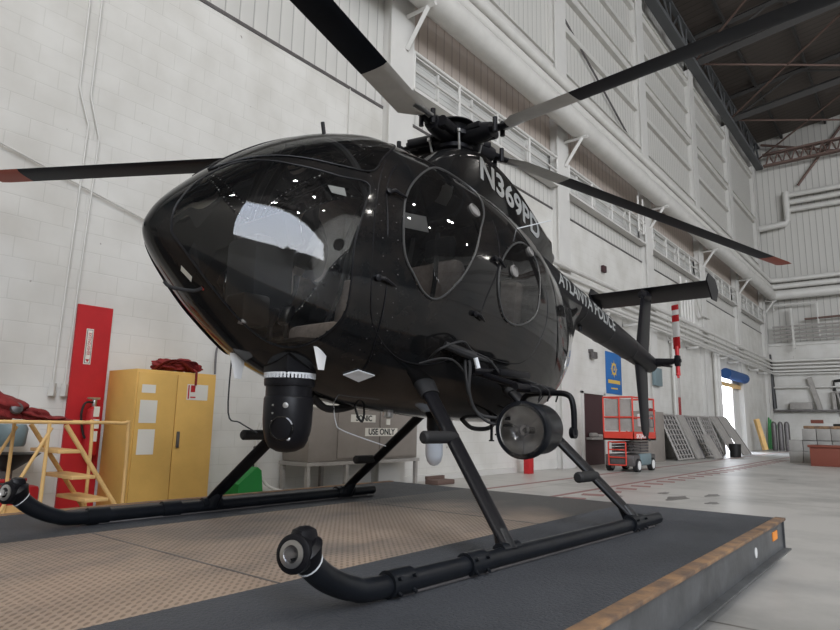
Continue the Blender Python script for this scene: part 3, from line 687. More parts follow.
# nose probe and placard
p0 = hull(.285, D(-62)); hp('pitot_probe', MB().tube(catmull([p0, p0+Vector((.03, -.03, -.015)), p0+Vector((.11, -.085, -.005)), p0+Vector((.14, -.10, .02))], 5), .009, 8), 'rubber')
hp('probe_tag', MB().box(p0+Vector((0, -.005, .0)), (.012, .012, .02)), 'redlift')
a, b, c_, d_ = hull(.185, D(-58), .003), hull(.235, D(-60), .003), hull(.245, D(-67), .003), hull(.195, D(-66), .003)
hp('nose_placard', MB().poly([a, b, c_, d_], .001, (1, .3, 0)), 'paper')
hp('roof_antenna', MB().tube([(1.07, 0, 2.28), (1.10, 0, 2.42)], .012, 8), 'rubber')
hp('side_antenna', MB().tube([hull(2.42, D(40)), hull(2.42, D(40))+Vector((-.20, .16, .08))], .004, 6), 'ring')
# grey canted antenna panel under starboard
hp('boom_strobe', MB().tube([(-2.2, .03, 1.60), (-2.2, .03, 1.54)], .02, 10), 'satin', tb)

# searchlight pod on the port side -------------------------------------------------
LX, LY, LZ = .40, .95, .598; SA = Vector((1, .12, -.03)).normalized()
sl = hp('searchlight', MB().lathe([(.134, -.02), (.134, .0), (.150, .0), (.158, -.012), (.158, -.05), (.150, -.06), (.150, -.10), (.143, -.11), (.143, -.26), (.12, -.30), (.07, -.32), (.001, -.325)], (LX, LY, LZ), SA, 48, cap=False), 'skid')
hp('reflector', MB().lathe([(.130, -.004), (.124, -.03), (.105, -.075), (.075, -.105), (.035, -.125), (.001, -.13)], (LX, LY, LZ), SA, 48, cap=False), 'chrome', sl, sharp=80)
mb = MB().lathe([(.026, -.02), (.032, -.02), (.034, -.035), (.028, -.035), (.026, -.02)], (LX, LY, LZ), (1, 0, 0), 28, cap=False)
for a in (0, 120, 240): mb.tube([(LX-.025, LY+.03*math.cos(D(a+35)), LZ+.03*math.sin(D(a+35))), (LX-.012, LY+.128*math.cos(D(a+35)), LZ+.128*math.sin(D(a+35)))], .0028, 6)
hp('lamp_spider', mb, 'steel', sl)
hp('lamp_bulb', MB().tube([(LX-.13, LY, LZ), (LX-.06, LY, LZ), (LX-.03, LY, LZ)], [.02, .018, .008], 12), 'dsteel', sl)
hp('face_glass', MB().lathe([(.148, .004), (.10, .007), (.001, .008)], (LX, LY, LZ), (1, 0, 0), 40), 'lensclear', sl)
mb = MB()
for sg in (-1, 1):
    mb.tube(catmull([(LX-.40+.10, LY+sg*.166, LZ-.02), (LX-.29, LY+sg*.168, LZ+.14), (LX-.29, LY+sg*.13, LZ+.205), (LX-.29, LY, LZ+.215)], 6), .017, 10, flat=(1, 1))
    mb.lathe([(.032, -.012), (.032, .014), (.001, .016)], (LX-.30, LY+sg*.160, LZ-.01), (0, sg, 0), 20)
hp('light_yoke', mb, 'satin', sl)
mb = MB().tube([(.42, .93, .835), (.02, .93, .835)], .020, 10).tube([(.36, .93, .835), (.33, .60, .93)], .020, 10).tube([(.05, .93, .835), (.02, .58, .93)], .020, 10).box((.2, .90, .835), (.18, .10, .05), bev=.012)
mb.box((.12, .72, .93), (.34, .07, .045), bev=.015).tube([(.45, .66, .93), (-.15, .66, .945)], .022, 10)
hp('light_mount', mb, 'satin', sl)
mb = MB()
rnd = random.Random(3)
for k in range(3):
    x_ = .28-.10*k; mb.tube(catmull([(x_, .74, .90), (x_+.04, .86, .87+rnd.uniform(-.03, .06)), (x_-.03, .98, .83), (x_-.06, .96, .765)], 5), .005, 6)
mb.tube(catmull([(.46, .62, 1.05), (.50, .68, .95), (.52, .69, .80), (.46, .72, .68), (.36, .86, .66)], 6), .010, 8).tube(catmull([(.48, .63, 1.02), (.54, .68, .9), (.50, .69, .74), (.44, .76, .64), (.34, .86, .62)], 6), .008, 8)
mb.tube(catmull([(.72, .56, .98), (.74, .66, 1.03), (.60, .70, 1.08), (.48, .68, 1.04), (.34, .70, 1.0), (.28, .74, .92)], 6), .007, 6).tube(catmull([(.78, .54, .95), (.70, .62, .98), (.62, .66, .97), (.52, .66, .90), (.5, .66, .80)], 6), .006, 6)
mb.tube([(.66, .62, 1.06), (.46, .68, 1.01)], [.022, .028], 10).tube([(.46, .68, 1.01), (.30, .69, .99)], [.014, .014], 8)
hp('cable_bundle', mb, 'rubber', sl)
hp('connector', MB().cyl((.475, .70, 1.00), (.462, .71, .94), .014, 10), 'ring', sl)

# ================================================================== WHEELED LANDING DECK
dk = thing('landing_deck', 'low steel rolling deck with tread plates and dark grip strips under the helicopter', 'platform', (-2.77, 1.9, 0))
X0, X1, Y0, Y1 = -4.66, -.88, -1.6, 5.32
def sub(name, mb, m, par, **k): return mb.build(name, m, par, **k)
sub('tread_plate', MB().mm((-3.63, Y0, PZ-.012), (-2.03, Y1, PZ)), 'deck', dk)
sub('grip_strip', MB().mm((-2.03, Y0, PZ-.012), (X1-.05, Y1, PZ)), 'grip', dk)
sub('grip_strip', MB().mm((X0, Y0, PZ-.012), (-3.63, Y1, PZ)), 'grip', dk)
for y in (-.4, 1.68, 3.78): sub('plate_seam', MB().mm((-3.63, y-.006, PZ-.001), (-2.03, y+.006, PZ+.0015)), 'dsteel', dk)
for xa, sg in ((X1, 1), (X0, -1)):
    w = sub('side_beam', MB().mm((xa-.012*sg, Y0, .10), (xa-.03*sg, Y1, PZ)), 'beam', dk)
    sub('top_flange', MB().mm((xa+.012*sg, Y0, PZ-.012), (xa-.055*sg, Y1, PZ+.006), bev=.003), 'rust', w)
    sub('bottom_flange', MB().mm((xa+.035*sg, Y0, .088), (xa-.06*sg, Y1, .100), bev=.003), 'beam', w)
sub('end_beam', MB().mm((X0, Y1-.02, .10), (X1, Y1, PZ-.012)), 'beam', dk)
sub('end_beam', MB().mm((X0, Y0, .10), (X1, Y0+.02, PZ-.012)), 'beam', dk)
sub('side_marker', MB().mm((X1-.012, 4.93, .190), (X1-.006, 5.08, .245)), 'orange', dk)
sub('tie_hole', MB().lathe([(.022, 0), (.03, 0), (.03, .004), (.022, .004)], (X1-.012, 4.40, .19), (1, 0, 0), 18), 'white', dk)
for x in (-4.3, -1.25):
    for y in (-1.2, .9, 2.9, 4.9):
        k = sub('caster', MB().mm((x-.05, y-.04, .09), (x+.05, y+.04, .22)), 'dsteel', dk)
        sub('wheel', MB().cyl((x-.03, y, .075), (x+.03, y, .075), .075, 20), 'rubber', k)
for y in (-.5, 1, 2.5, 4): sub('cross_member', MB().mm((X0+.05, y-.04, .16), (X1-.05, y+.04, PZ-.012)), 'beam', dk)

# ================================================================== HANGAR SHELL
XW, XR, YB, YF, ZR = -6.6, 45., -7.6, 38.5, 17.2
struct('floor', MB().mm((XW-.3, YB-.3, -.2), (XR+.3, YF+.3, 0)), 'floor')
wl = struct('wall_left', MB().mm((XW-.1, YB, 0), (XW, 28.2, 6.1)), 'block')
struct('wall_left', MB().mm((XW-.1, 32.2, 0), (XW, YF, 6.1)), 'block')
struct('wall_left', MB().mm((XW-.1, 28.2, 3.3), (XW, 32.2, 6.1)), 'block')
# upper left wall: siding strip, louvre band, tan sheet, then white ribbed sheet
cols = [7.36, 13.45, 19.55, 25.65, 31.75, 37.85]
struct('wall_left_siding', MB().mm((XW-.3, YB, 6.1), (XW-.04, 7.4, 17.2)), 'sidY')
struct('trim_1', MB().mm((XW-.04, YB, 6.06), (XW+.012, YF, 6.11)), 'dsteel')
for i in range(5):
    a, b = cols[i]+.2, cols[i+1]-.2
    struct('wall_left_strip', MB().mm((XW-.3, a-.3, 6.1), (XW-.04, b+.3, 6.62)), 'sidY')
    wn = struct('window_%d' % (i+1), MB().mm((XW-.3, a-.3, 6.62), (XW-.12, b+.3, 7.5)), 'louv')
    mb = MB()
    for t in range(1, 5): y = a+(b-a)*t/5; mb.mm((XW-.12, y-.025, 6.62), (XW-.06, y+.025, 7.5))
    mb.mm((XW-.12, a, 6.60), (XW-.04, b, 6.66)); mb.mm((XW-.12, a, 7.46), (XW-.04, b, 7.52)); o = mb.build('window_frame', 'wallw', wn)
    struct('wall_left_panel', MB().mm((XW-.3, a-.3, 7.5), (XW-.06, b+.3, 9.6)), 'sidYt')
    struct('wall_left_siding', MB().mm((XW-.3, a-.3, 9.6), (XW-.04, b+.3, 17.2)), 'sidY')
    for z in (9.75, 12.4, 15.0):
        struct('trim_%d' % (i+2), MB().mm((XW-.04, a, z-.10), (XW+.10, b, z+.12)).mm((XW-.02, a, z+.12), (XW+.16, b, z+.15)), 'pipew')
    if i in (1, 2, 3): struct('trim_%d' % (i+2), MB().mm((XW-.04, a, 11.2), (XW+.08, b, 11.36)).mm((XW-.04, a, 13.7), (XW+.08, b, 13.86)), 'pipew')
struct('wall_left_siding', MB().mm((XW-.3, cols[5], 6.1), (XW-.04, YF, 17.2)), 'sidY')
# pilasters
for i, y in enumerate(cols):
    struct('trim_%d' % (i+8), MB().mm((XW-.04, y-.26, 0), (XW+.16, y+.26, 15.6), bev=.01), 'wallw')
    struct('trim_%d' % (i+8), MB().mm((XW+.16, y-.30, 0), (XW+.19, y+.30, 15.6)), 'wallw')
# diagonal stair stringer on the wall of the second bay
struct('trim_20', MB().tube([(XW+.05, 13.9, 11.6), (XW+.05, 19.2, 9.7)], .03, 4), 'dsteel')
# far wall
struct('wall_far', MB().mm((XW-.3, YF, 0), (XR, YF+.3, 5.6)), 'block')
struct('wall_far_siding', MB().mm((XW-.3, YF+.02, 5.6), (XR, YF+.3, 24.5)), 'sidX')
struct('trim_21', MB().mm((XW, YF-.45, 1.95), (XR, YF, 2.03)), 'dsteel')
struct('trim_22', MB().mm((XW, YF-.08, 5.45), (XR, YF, 5.62)), 'pipew')
# right wall with the big open hangar doorway, back wall
OX0, OX1, OZ0, OZ1 = 8.6, 44., 7.3, 19.0
struct('wall_right', MB().mm((XR, YB, 0), (XR+.3, YF, 24.5)), 'inwall')
struct('wall_back', MB().mm((XW-.3, YB-.3, 0), (OX0, YB, 20.2)), 'wallw')
struct('wall_back', MB().mm((OX1, YB-.3, 0), (XR+.3, YB, 24.5)), 'wallw')
struct('wall_back', MB().mm((OX0, YB-.3, OZ1), (OX1, YB, 24.5)), 'wallw')
struct('door_3', MB().mm((OX0, YB-.25, 0), (OX1, YB-.1, OZ0)), 'wallw')
# roof: dark ribbed deck rising away from the left wall
def rz(x): return ZR+(x-XW)*.13
mb = MB(); mb.ringloft([[Vector((XW-.3, YB-.3, rz(XW))), Vector((XR+.3, YB-.3, rz(XR))), Vector((XR+.3, YB-.3, rz(XR)+.2)), Vector((XW-.3, YB-.3, rz(XW)+.2))], [Vector((XW-.3, YF+.3, rz(XW))), Vector((XR+.3, YF+.3, rz(XR))), Vector((XR+.3, YF+.3, rz(XR)+.2)), Vector((XW-.3, YF+.3, rz(XW)+.2))]])
struct('ceiling', mb, 'deckr')
for i, y in enumerate([-5.0, 1.2]+cols[:5]):
    mb = MB().tube([(XW+.1, y, 15.9), (XR, y, 15.9+(XR-XW)*.12)], .19, 4).tube([(XW+.1, y, rz(XW)-.15), (XR, y, rz(XR)-.15)], .12, 4)
    for k in range(4):
        x = XW+.6+k*5.4; mb.tube([(x, y, 15.9+(x-XW)*.12), (x+2.7, y, rz(x+2.7)-.15)], .05, 4).tube([(x+2.7, y, rz(x+2.7)-.15), (min(x+5.4, XR), y, 15.9+(min(x+5.4, XR)-XW)*.12)], .05, 4)
    struct('ceiling_truss', mb, 'bandsteel')
mb = MB()
for k in range(10):
    x = XW+1.6+k*2.1; mb.mm((x-.05, YB, rz(x)-.22), (x+.05, YF, rz(x)-.04))
struct('ceiling_purlin', mb, 'bandsteel')
# eave truss running along the left wall
mb = MB().mm((XW+.2, YB, 15.62), (XW+.55, YF, 15.80)).mm((XW+.25, YB, 16.9), (XW+.45, YF, 17.0))
for k in range(26):
    y = -12+k*2.03; mb.tube([(XW+.38, y, 15.8), (XW+.38, y+1.0, 16.9)], .05, 4).tube([(XW+.38, y+1.0, 16.9), (XW+.38, y+2.03, 15.8)], .05, 4).tube([(XW+.38, y, 15.7), (XW+.38, y, 16.9)], .04, 4)
struct('ceiling_eave_truss', mb, 'eave')
# bottom chord bracing rods across the roof bays
mb = MB()
for a, b in ((2, 3), (3, 4), (4, 5)):
    for k in range(2):
        xa, xb = XW+.3+k*6, XW+6.3+k*6
        mb.tube([(xa, cols[a], 15.9+(xa-XW)*.12), (xb, cols[b], 15.9+(xb-XW)*.12)], .045, 6).tube([(xb, cols[a], 15.9+(xb-XW)*.12), (xa, cols[b], 15.9+(xa-XW)*.12)], .045, 6)
struct('ceiling_bracing', mb, 'brown')
# far wall: lattice girder, cross rods
mb = MB().mm((XW+.7, YF-.9, 15.45), (XR, YF-.6, 15.55)).mm((XW+.7, YF-.9, 16.1), (XR, YF-.6, 16.2))
for k in range(50):
    x = XW+.8+k*.42; mb.tube([(x, YF-.75, 15.5), (x+.21, YF-.75, 16.15)], .04, 4).tube([(x+.21, YF-.75, 16.15), (x+.42, YF-.75, 15.5)], .04, 4)
tag(mb.build('lattice_girder', 'brown'), 'rusty brown lattice girder running high across the far wall', 'girder')
for k, (p, q_, l) in enumerate((((XW+.6, YF-.5, 16.9), (XW+8, YF-.5, 14.2), 'brown steel rod sloping down to the right across the far wall'), ((XW+2.2, YF-.25, 14.2), (XW+4.6, YF-.25, 17.3), 'brown steel rod rising to the right across the far wall'))):
    tag(MB().tube([p, q_], .07, 6).build('brace_rod', 'brown'), l, 'rod')
# high-bay lamps
for i, y in enumerate((-6, -1, 6, 13, 20, 28, 35)):
    for j, x in enumerate((-2, 4, 10, 16)):
        if (y > 5 and x < 5) or (y < -5 and x < 0) or (y > 22 and x < 12): continue
        z = 15.6+(x-XW)*.12
        l = tag(MB().lathe([(.05, .35), (.10, .30), (.24, .05), (.26, 0), (.22, .0), (.20, .05), (.001, .06)], (x, y, z), n=20).build('high_bay_lamp', 'dsteel'), 'round high bay lamp hanging from the dark hangar roof', 'lamp', 'high bay lamps under the roof')
        MB().cyl((x, y, z+.34), (x, y, rz(x)), .02, 8).build('hanging_rod', 'dsteel', l)
        MB().lathe([(.20, .045), (.001, .05)], (x, y, z), n=20, cap=False).build('lamp_lens', 'lamp', l)
        ld = bpy.data.lights.new('bulb', 'SPOT'); ld.energy = LAMP = 108; ld.color = (1, .96, .90); ld.spot_size = 2.85; ld.spot_blend = .9; ld.shadow_soft_size = .25
        lo = bpy.data.objects.new('bulb', ld); C.objects.link(lo); lo.location = (x, y, z-.05)

# ------------------------------------------------------------------ pipes along the wall
def pipe_path(zs, x, r, yk, name, label, m='pipew', n=16, grp=None, far=True, y_end=None, xk=None):
    pts = [(x, YB+.3, zs), (x, YF-yk-.25, zs)]
    if far: pts += [(x+.08, YF-yk-.08, zs), (x+.3, YF-yk, zs), (XR-.3, YF-yk, zs)]
    return tag(MB().tube(pts, r, n).build(name, m), label, 'pipe', grp)
pipe_path(8.15, -6.02, .26, .55, 'air_duct', 'thick white duct, lowest and widest of the three running high along the wall')
pipe_path(8.62, -6.08, .15, .52, 'air_duct', 'middle of the three high white ducts on the wall')
pipe_path(8.98, -6.08, .13, .50, 'air_duct', 'thin topmost of the three high white ducts on the wall')
for i, (z, x, r) in enumerate(((4.62, -6.30, .065), (4.42, -6.32, .045), (4.24, -6.30, .06), (4.06, -6.32, .05), (3.92, -6.22, .035))):
    nm = ('topmost', 'second from top', 'middle', 'fourth from top', 'lowest')[i]
    pts = [(x, 9.0 if i != 2 else 7.7, z), (x, YF-.5, z), (x+.1, YF-.38, z), (x+.3, YF-.30, z), (XR-.3, YF-.30, z)]
    tag(MB().tube(pts, r, 10).build('wall_pipe', 'pipew'), '%s of the five white utility pipes at mid height on the wall' % nm, 'pipe', None)
for i, y in enumerate(cols):
    tag(MB().tube([(XW+.19, y+.1, 7.25), (-5.95, y+.1, 7.88)], .05, 4).tube([(XW+.19, y+.1, 7.88), (-5.80, y+.1, 7.88)], .045, 4).build('duct_bracket', 'wallw'), 'triangular white steel bracket carrying the high ducts on a wall pilaster', 'bracket', 'duct brackets on the pilasters')
    if i < 5:
        for yy in (y+2, y+4): tag(MB().mm((XW, yy-.02, 3.78), (-6.16, yy+.02, 3.85)).mm((XW, yy-.02, 3.78), (XW+.03, yy+.02, 4.8)).build('pipe_hanger', 'wallw'), 'small white L-shaped hanger under the five utility pipes', 'bracket', 'hangers of the utility pipes')
# galleries with guard rails
for i in range(5):
    a, b = cols[i]+.32, cols[i+1]-.32
    t = thing('guard_rail', ('white guard rail of the gallery bay behind the rotor hub', 'white guard rail in the second gallery bay, above the small red wall box', 'white guard rail in the third gallery bay from the rotor', 'white guard rail in the gallery bay behind the tail stabilizer', 'white guard rail in the gallery bay next to the far corner')[i], 'railing', (-6.45, a, 6.62))
    sub('rail', MB().tube([(-6.42, a, 7.32), (-6.42, b, 7.32)], .035, 8), 'wallw', t)
    sub('rail', MB().tube([(-6.42, a, 6.98), (-6.42, b, 6.98)], .025, 8), 'wallw', t)
    for k in range(5): y = a+(b-a)*k/4; sub('post', MB().cyl((-6.42, y, 6.62), (-6.42, y, 7.34), .028, 8), 'wallw', t)
    sub('toe_board', MB().mm((-6.62, a, 6.60), (-6.40, b, 6.66)), 'wallw', t)
pilz = tag(MB().mm((-6.58, 16.0, 5.1), (-6.50, 16.2, 5.28), bev=.01).build('alarm_box', 'doorbrown'), 'small dark red box high on the white wall', 'box')
# vertical downpipes and ladders further back
for y, l, r in ((21.6, 'thin white vertical pipe on the wall behind the lattice racks', .05), (27.0, 'thick white downpipe beside the roller door, left one', .09), (27.45, 'white downpipe next to the roller door opening', .10)):
    tag(MB().tube([(-6.48, y, 0), (-6.48, y, 4.0)], r, 12).build('downpipe', 'pipew'), l, 'pipe')
mb = MB()
for k in range(5): mb.tube([(-6.35, 22.4+.35*k, 4.7), (-6.35, 22.4+.35*k, 6.2-.2*(k % 2))], .05, 8)
mb.tube([(-6.35, 22.3, 5.9), (-6.35, 24.2, 5.9)], .04, 8).tube([(-6.35, 24.2, 5.9), (-6.35, 24.9, 5.2), (-6.35, 26.0, 5.2)], .04, 8)
tag(mb.build('valve_manifold', 'pipew'), 'cluster of white vertical valve pipes above the utility pipes', 'pipework')
for y, z0, z1, l in ((29.0, 0.2, 7.2, 'white fixed ladder on the wall left of the far corner'), (18.0, 6.7, 7.8, 'short white fixed ladder on the gallery above the banner')):
    mb = MB().tube([(-6.2, y, z0), (-6.2, y, z1)], .03, 6).tube([(-6.2, y+.4, z0), (-6.2, y+.4, z1)], .03, 6)
    for k in range(int((z1-z0)/.3)): mb.tube([(-6.2, y, z0+.3*k), (-6.2, y+.4, z0+.3*k)], .018, 6)
    if y < 20: tag(mb.build('wall_ladder', 'wallw'), l, 'ladder')
    else: mb.bm.free()
# white pipes high on the far wall
for k in range(3):
    z = 13.7-.42*k
    tag(MB().tube([(XW+1.6, YF-.35, z), (XR-.3, YF-.35, z)], .14, 12).build('far_wall_pipe', 'pipew'), '%s of three white pipes high across the far wall' % ('topmost', 'middle', 'lowest')[k], 'pipe')
tag(MB().tube([(XW+.2, YF-.5, 12.0), (XW+1.5, YF-.45, 12.1), (XW+1.6, YF-.4, 12.3), (XW+1.6, YF-.4, 13.9)], .17, 12).build('pipe_elbow', 'pipew'), 'white elbow pipe joining the three high pipes to the corner', 'pipe')
# conduit bundle and gantry on the far wall
t = thing('pipe_gantry', 'grey bundle of conduits on hangers low on the far wall', 'pipework', (-4, YF-.6, 5.6))
for k in range(4): sub('conduit', MB().tube([(XW+.5, YF-.6, 5.75+.22*k), (2, YF-.6, 5.75+.22*k)], .05, 8), 'rack', t)
sub('hanger', MB().mm((XW+1.4, YF-.7, 5.2), (XW+1.5, YF-.5, 7.4)).tube([(XW+.6, YF-.5, 7.3), (XW+.6, YF-.5, 7.6), (XW+2.6, YF-.5, 7.6), (XW+2.6, YF-.5, 5.7)], .06, 8), 'pipew', t)
sub('cross_pipe', MB().tube([(XW+2, YF-.5, 6.75), (3, YF-.5, 6.95)], .06, 8), 'brown', t)
tag(MB().tube([(XW+3.0, YF-.12, 3.0), (XW+3.0, YF-.12, 3.5), (-1.2, YF-.12, 3.75)], .07, 8).build('black_conduit', 'black'), 'black pipe bent over above the ledge of the far wall', 'pipe')
tag(MB().tube([(XW+.25, YF-.2, 2.1), (XW+.15, YF-.2, 5.0)], .12, 8).build('black_post', 'black'), 'black vertical post standing in the far corner', 'post')
tag(MB().tube([(XW+.2, YF-.25, 3.2), (XR-.4, YF-.25, 3.25)], .045, 8).build('thin_pipe', 'pipew'), 'thin pale pipe crossing the far wall above the ledge', 'pipe')
tag(MB().box((XW+2.15, YF-.25, 2.85), (.22, .15, 1.75), Matrix.Rotation(-.22, 3, 'Y')).build('leaning_channel', 'rack'), 'grey steel channel leaning on the ledge of the far wall', 'channel')
tag(MB().mm((XW+1.0, YF-.42, 2.04), (XW+2.0, YF-.1, 2.42), bev=.02).build('ledge_box', 'rack'), 'flat grey box lying on the ledge of the far wall', 'box')
t = thing('coil_unit', 'grey finned heater block standing on the ledge of the far wall', 'heater', (XW+3.7, YF-.3, 2.03))
mb = MB()
for k in range(7): mb.box((XW+3.2+.19*k, YF-.28, 2.5), (.09, .3, .85), Matrix.Rotation(.06*(k-3), 3, 'Y'), bev=.01)
sub('fins', mb, 'rack', t); sub('end_frame', MB().mm((XW+2.9, YF-.4, 2.04), (XW+3.05, YF-.1, 2.9)).mm((XW+2.9, YF-.4, 2.88), (XW+4.6, YF-.1, 2.96)), 'rack', t)

# conduits on the near wall
for k, dx in enumerate((0, .12)):
    tag(MB().tube([(-6.56, 2.44+dx, 9.0), (-6.56, 2.44+dx, 4.30-.05*k), (-6.56, 2.57+dx, 3.93-.10*k), (-6.56, 2.52+dx*.9, 1.24)], .011, 8).tube([(-6.55, 2.52+dx*.9, 1.24), (-6.55, 2.52+dx*.9, 1.12)], .035, 4).build('wall_conduit', 'pipew'), ('left of two white conduits running down the wall beside the red board', 'white conduit nearer the red board, ending in a box beside it')[k], 'conduit')
tag(MB().tube([(-6.56, -6, 5.0), (-6.56, 1.2, 3.6), (-6.56, 3.9, 2.93), (-6.56, 6.5, 2.3)], .010, 6).build('wall_cable', 'pipew'), 'thin cable sagging across the white wall behind the left rotor blade', 'cable')
tag(MB().tube([(-6.56, 6.3, 6.05), (-6.56, 6.3, 1.6)], .009, 6).build('wall_cable', 'pipew'), 'thin white cable dropping down the wall beside the first pilaster', 'cable')
tag(MB().tube([(-6.55, 4.2, 1.95), (-6.55, 5.1, 1.95), (-6.5, 5.1, 1.95)], .01, 6).tube(catmull([(-6.5, 4.35, 1.9), (-6.5, 4.25, 1.75), (-6.5, 4.25, 1.45)], 5), .012, 6).build('hook_rail', 'dsteel'), 'small hook rail with a hanging wire on the wall right of the yellow cabinet', 'hook')

# ================================================================== RED PANEL + EXTINGUISHER
rp = thing('fire_safety_board', 'tall red painted board on the white wall behind the yellow steps', 'board', (-6.58, 2.86, 0))
sub('panel_board', MB().mm((-6.6, 2.68, .0), (-6.575, 3.03, 2.05)), 'red', rp)
s_ = sub('extinguisher_sign', MB().mm((-6.575, 2.785, 1.450), (-6.570, 2.855, 1.810)), 'paper', rp)
b_ = sub('sign_border', MB().mm((-6.571, 2.792, 1.460), (-6.5685, 2.848, 1.800)), 'black', s_); sub('sign_face', MB().mm((-6.569, 2.797, 1.465), (-6.567, 2.843, 1.795)), 'paper', s_)
flat_text('sign_lettering', 'EXTINGUISHER', .042, faceX(-6.567, 2.82, 1.655) @ Matrix.Rotation(-PI/2, 4, 'Z'), 'red', s_, fw=.8)
sub('sign_arrow', MB().poly([(-6.567, 2.80, 1.50), (-6.567, 2.84, 1.50), (-6.567, 2.82, 1.47)], .002, (1, 0, 0)), 'red', s_)
ex = thing('fire_extinguisher', 'red fire extinguisher with paper tags hung on the red board', 'extinguisher', (-6.50, 2.90, .72))
sub('cylinder', MB().lathe([(.001, .55), (.055, .555), (.065, .58), (.066, .95), (.055, 1.0), (.02, 1.03), (.018, 1.06)], (-6.49, 2.90, 0), n=24), 'red', ex)
sub('valve', MB().lathe([(.02, 1.03), (.025, 1.08), (.02, 1.10), (.001, 1.10)], (-6.49, 2.9, 0), n=14).box((-6.47, 2.88, 1.11), (.03, .12, .02)), 'steel', ex)
sub('hose', MB().tube(catmull([(-6.48, 2.88, 1.07), (-6.46, 2.80, 1.06), (-6.45, 2.77, .95), (-6.46, 2.80, .80), (-6.46, 2.83, .72)], 6), .011, 8), 'black', ex)
sub('tag', MB().box((-6.42, 2.90, .98), (.006, .055, .10)).box((-6.42, 2.905, .86), (.004, .06, .09)).box((-6.421, 2.90, .74), (.004, .055, .10)), 'paper', ex)

def blob(mb, c, d, seed, rot=0.):
    rr_ = random.Random(seed); r_ = bmesh.ops.create_icosphere(mb.bm, subdivisions=4, radius=1); ph = [rr_.uniform(0, 6) for _ in range(6)]
    for v in r_['verts']:
        p = v.co.copy(); k = 1+.16*math.sin(4*p.x+ph[0])*math.sin(3*p.y+ph[1])+.12*math.sin(7*p.z+5*p.x+ph[2])+.07*math.sin(11*p.y+6*p.z+ph[3])
        v.co = Vector((p.x*d[0]*k, p.y*d[1]*k, p.z*d[2]*k)); v.co.rotate(Matrix.Rotation(rot, 3, 'X')); v.co += Vector(c)
    return mb
# ================================================================== YELLOW CABINET
cb = thing('safety_cabinet', 'tall two-door yellow safety cabinet with paper notices by the wall', 'cabinet', (-6.2, 3.46, 0))
cx0, cx1, cy0, cy1, ch = -6.52, -5.92, 3.03, 3.90, 1.40
sub('body', MB().mm((cx0, cy0, .04), (cx1-.02, cy1, ch), bev=.006), 'yellow', cb)
ym = 3.45
for a, b in ((cy0+.012, ym-.004), (ym+.004, cy1-.012)):
    d = sub('door', MB().mm((cx1-.02, a, .08), (cx1, b, ch-.03), bev=.004), 'yellow', cb)
    if a < 3.2:
        for z0_, z1_, y0_, y1_ in ((1.17, 1.25, 3.08, 3.22), (.88, 1.10, 3.075, 3.25), (.58, .82, 3.08, 3.25)): sub('notice', MB().mm((cx1, y0_, z0_), (cx1+.002, y1_, z1_)), 'paper', d)
    else:
        n_ = sub('notice', MB().mm((cx1, 3.56, 1.12), (cx1+.002, 3.80, 1.28)), 'paper', d)
        sub('notice_mark', MB().mm((cx1+.002, 3.57, 1.13), (cx1+.003, 3.585, 1.27)).mm((cx1+.002, 3.6, 1.14), (cx1+.003, 3.66, 1.155)).mm((cx1+.002, 3.6, 1.20), (cx1+.003, 3.65, 1.27)), 'red', n_)
        sub('handle', MB().mm((cx1, 3.48, .64), (cx1+.02, 3.51, .80), bev=.006), 'dsteel', d)
sub('foot_rail', MB().mm((cx0+.02, cy0+.02, 0), (cx1-.03, cy1-.02, .05)), 'yellow', cb)
mb = blob(MB(), (-6.12, 3.40, ch+.07), (.10, .13, .06), 2); blob(mb, (-6.1, 3.56, ch+.08), (.09, .13, .06), 4, .2); blob(mb, (-6.1, 3.70, ch+.06), (.10, .09, .045), 9)
for k in range(4): mb.tube(catmull([(-6.1, 3.26+.05*k, ch+.01), (-6.0, 3.36+.07*k, ch+.10), (-6.0, 3.50+.06*k, ch+.11), (-5.98, 3.66+.02*k, ch+.02)], 5), .018, 6, flat=(1.4, .4))
mb.tube([(-5.93, 3.62, ch+.03), (-5.90, 3.64, ch+.01), (-5.90, 3.64, ch-.13)], .012, 6)
tag(mb.build('harness', 'redcloth'), 'crumpled dark red webbing harness heaped on top of the yellow cabinet', 'harness')

# ================================================================== YELLOW STEPS, left edge
st_ = thing('rolling_steps', 'pale yellow tubular rolling steps with handrail in front of the red board', 'steps', (-5.6, 2.0, 0))
def tb_(name, pts, r=.014, par=st_): return sub(name, MB().tube(pts, r, 10), 'stair', par)
for x, ya, ye in ((-5.72, 1.95, 2.56), (-5.2, 2.01, 2.62)):
    tb_('handrail', catmull([(x, 1.2, .88), (x, ye-.5, .88), (x, ye-.06, .88), (x, ye, .83), (x, ye+.01, .12)], 5))
    tb_('post', [(x, ya, .05), (x, ya, .88)], .014)
    tb_('brace', [(x, ya+.02, .84), (x, ya-.32, .12)], .013)
    tb_('stringer', [(x, ya+.12, .86), (x, ye+.02, .13)], .018)
    tb_('base_rail', [(x, 1.3, .12), (x, ye+.02, .12)], .016)
    for y in (1.32, ye): sub('wheel', MB().cyl((x-.02, y, .05), (x+.02, y, .05), .05, 14), 'rubber', st_)
for z, y in ((.66, 2.18), (.46, 2.30), (.28, 2.42)): sub('tread', MB().mm((-5.73, y-.09, z-.015), (-5.19, y+.09, z+.012), bev=.004), 'stair', st_)
sub('bottom_step', MB().mm((-5.60, 2.30, .10), (-5.15, 2.52, .17), bev=.006), 'stair', st_)
mb = blob(MB(), (-5.45, 1.72, 1.00), (.16, .20, .10), 3, -.25); blob(mb, (-5.45, 1.98, .93), (.15, .16, .05), 5, -.2); blob(mb, (-5.45, 2.10, .90), (.10, .14, .025), 8)
tag(mb.build('red_bag', 'redcloth'), 'crumpled dark red cloth bag draped over the top rail of the steps', 'bag')
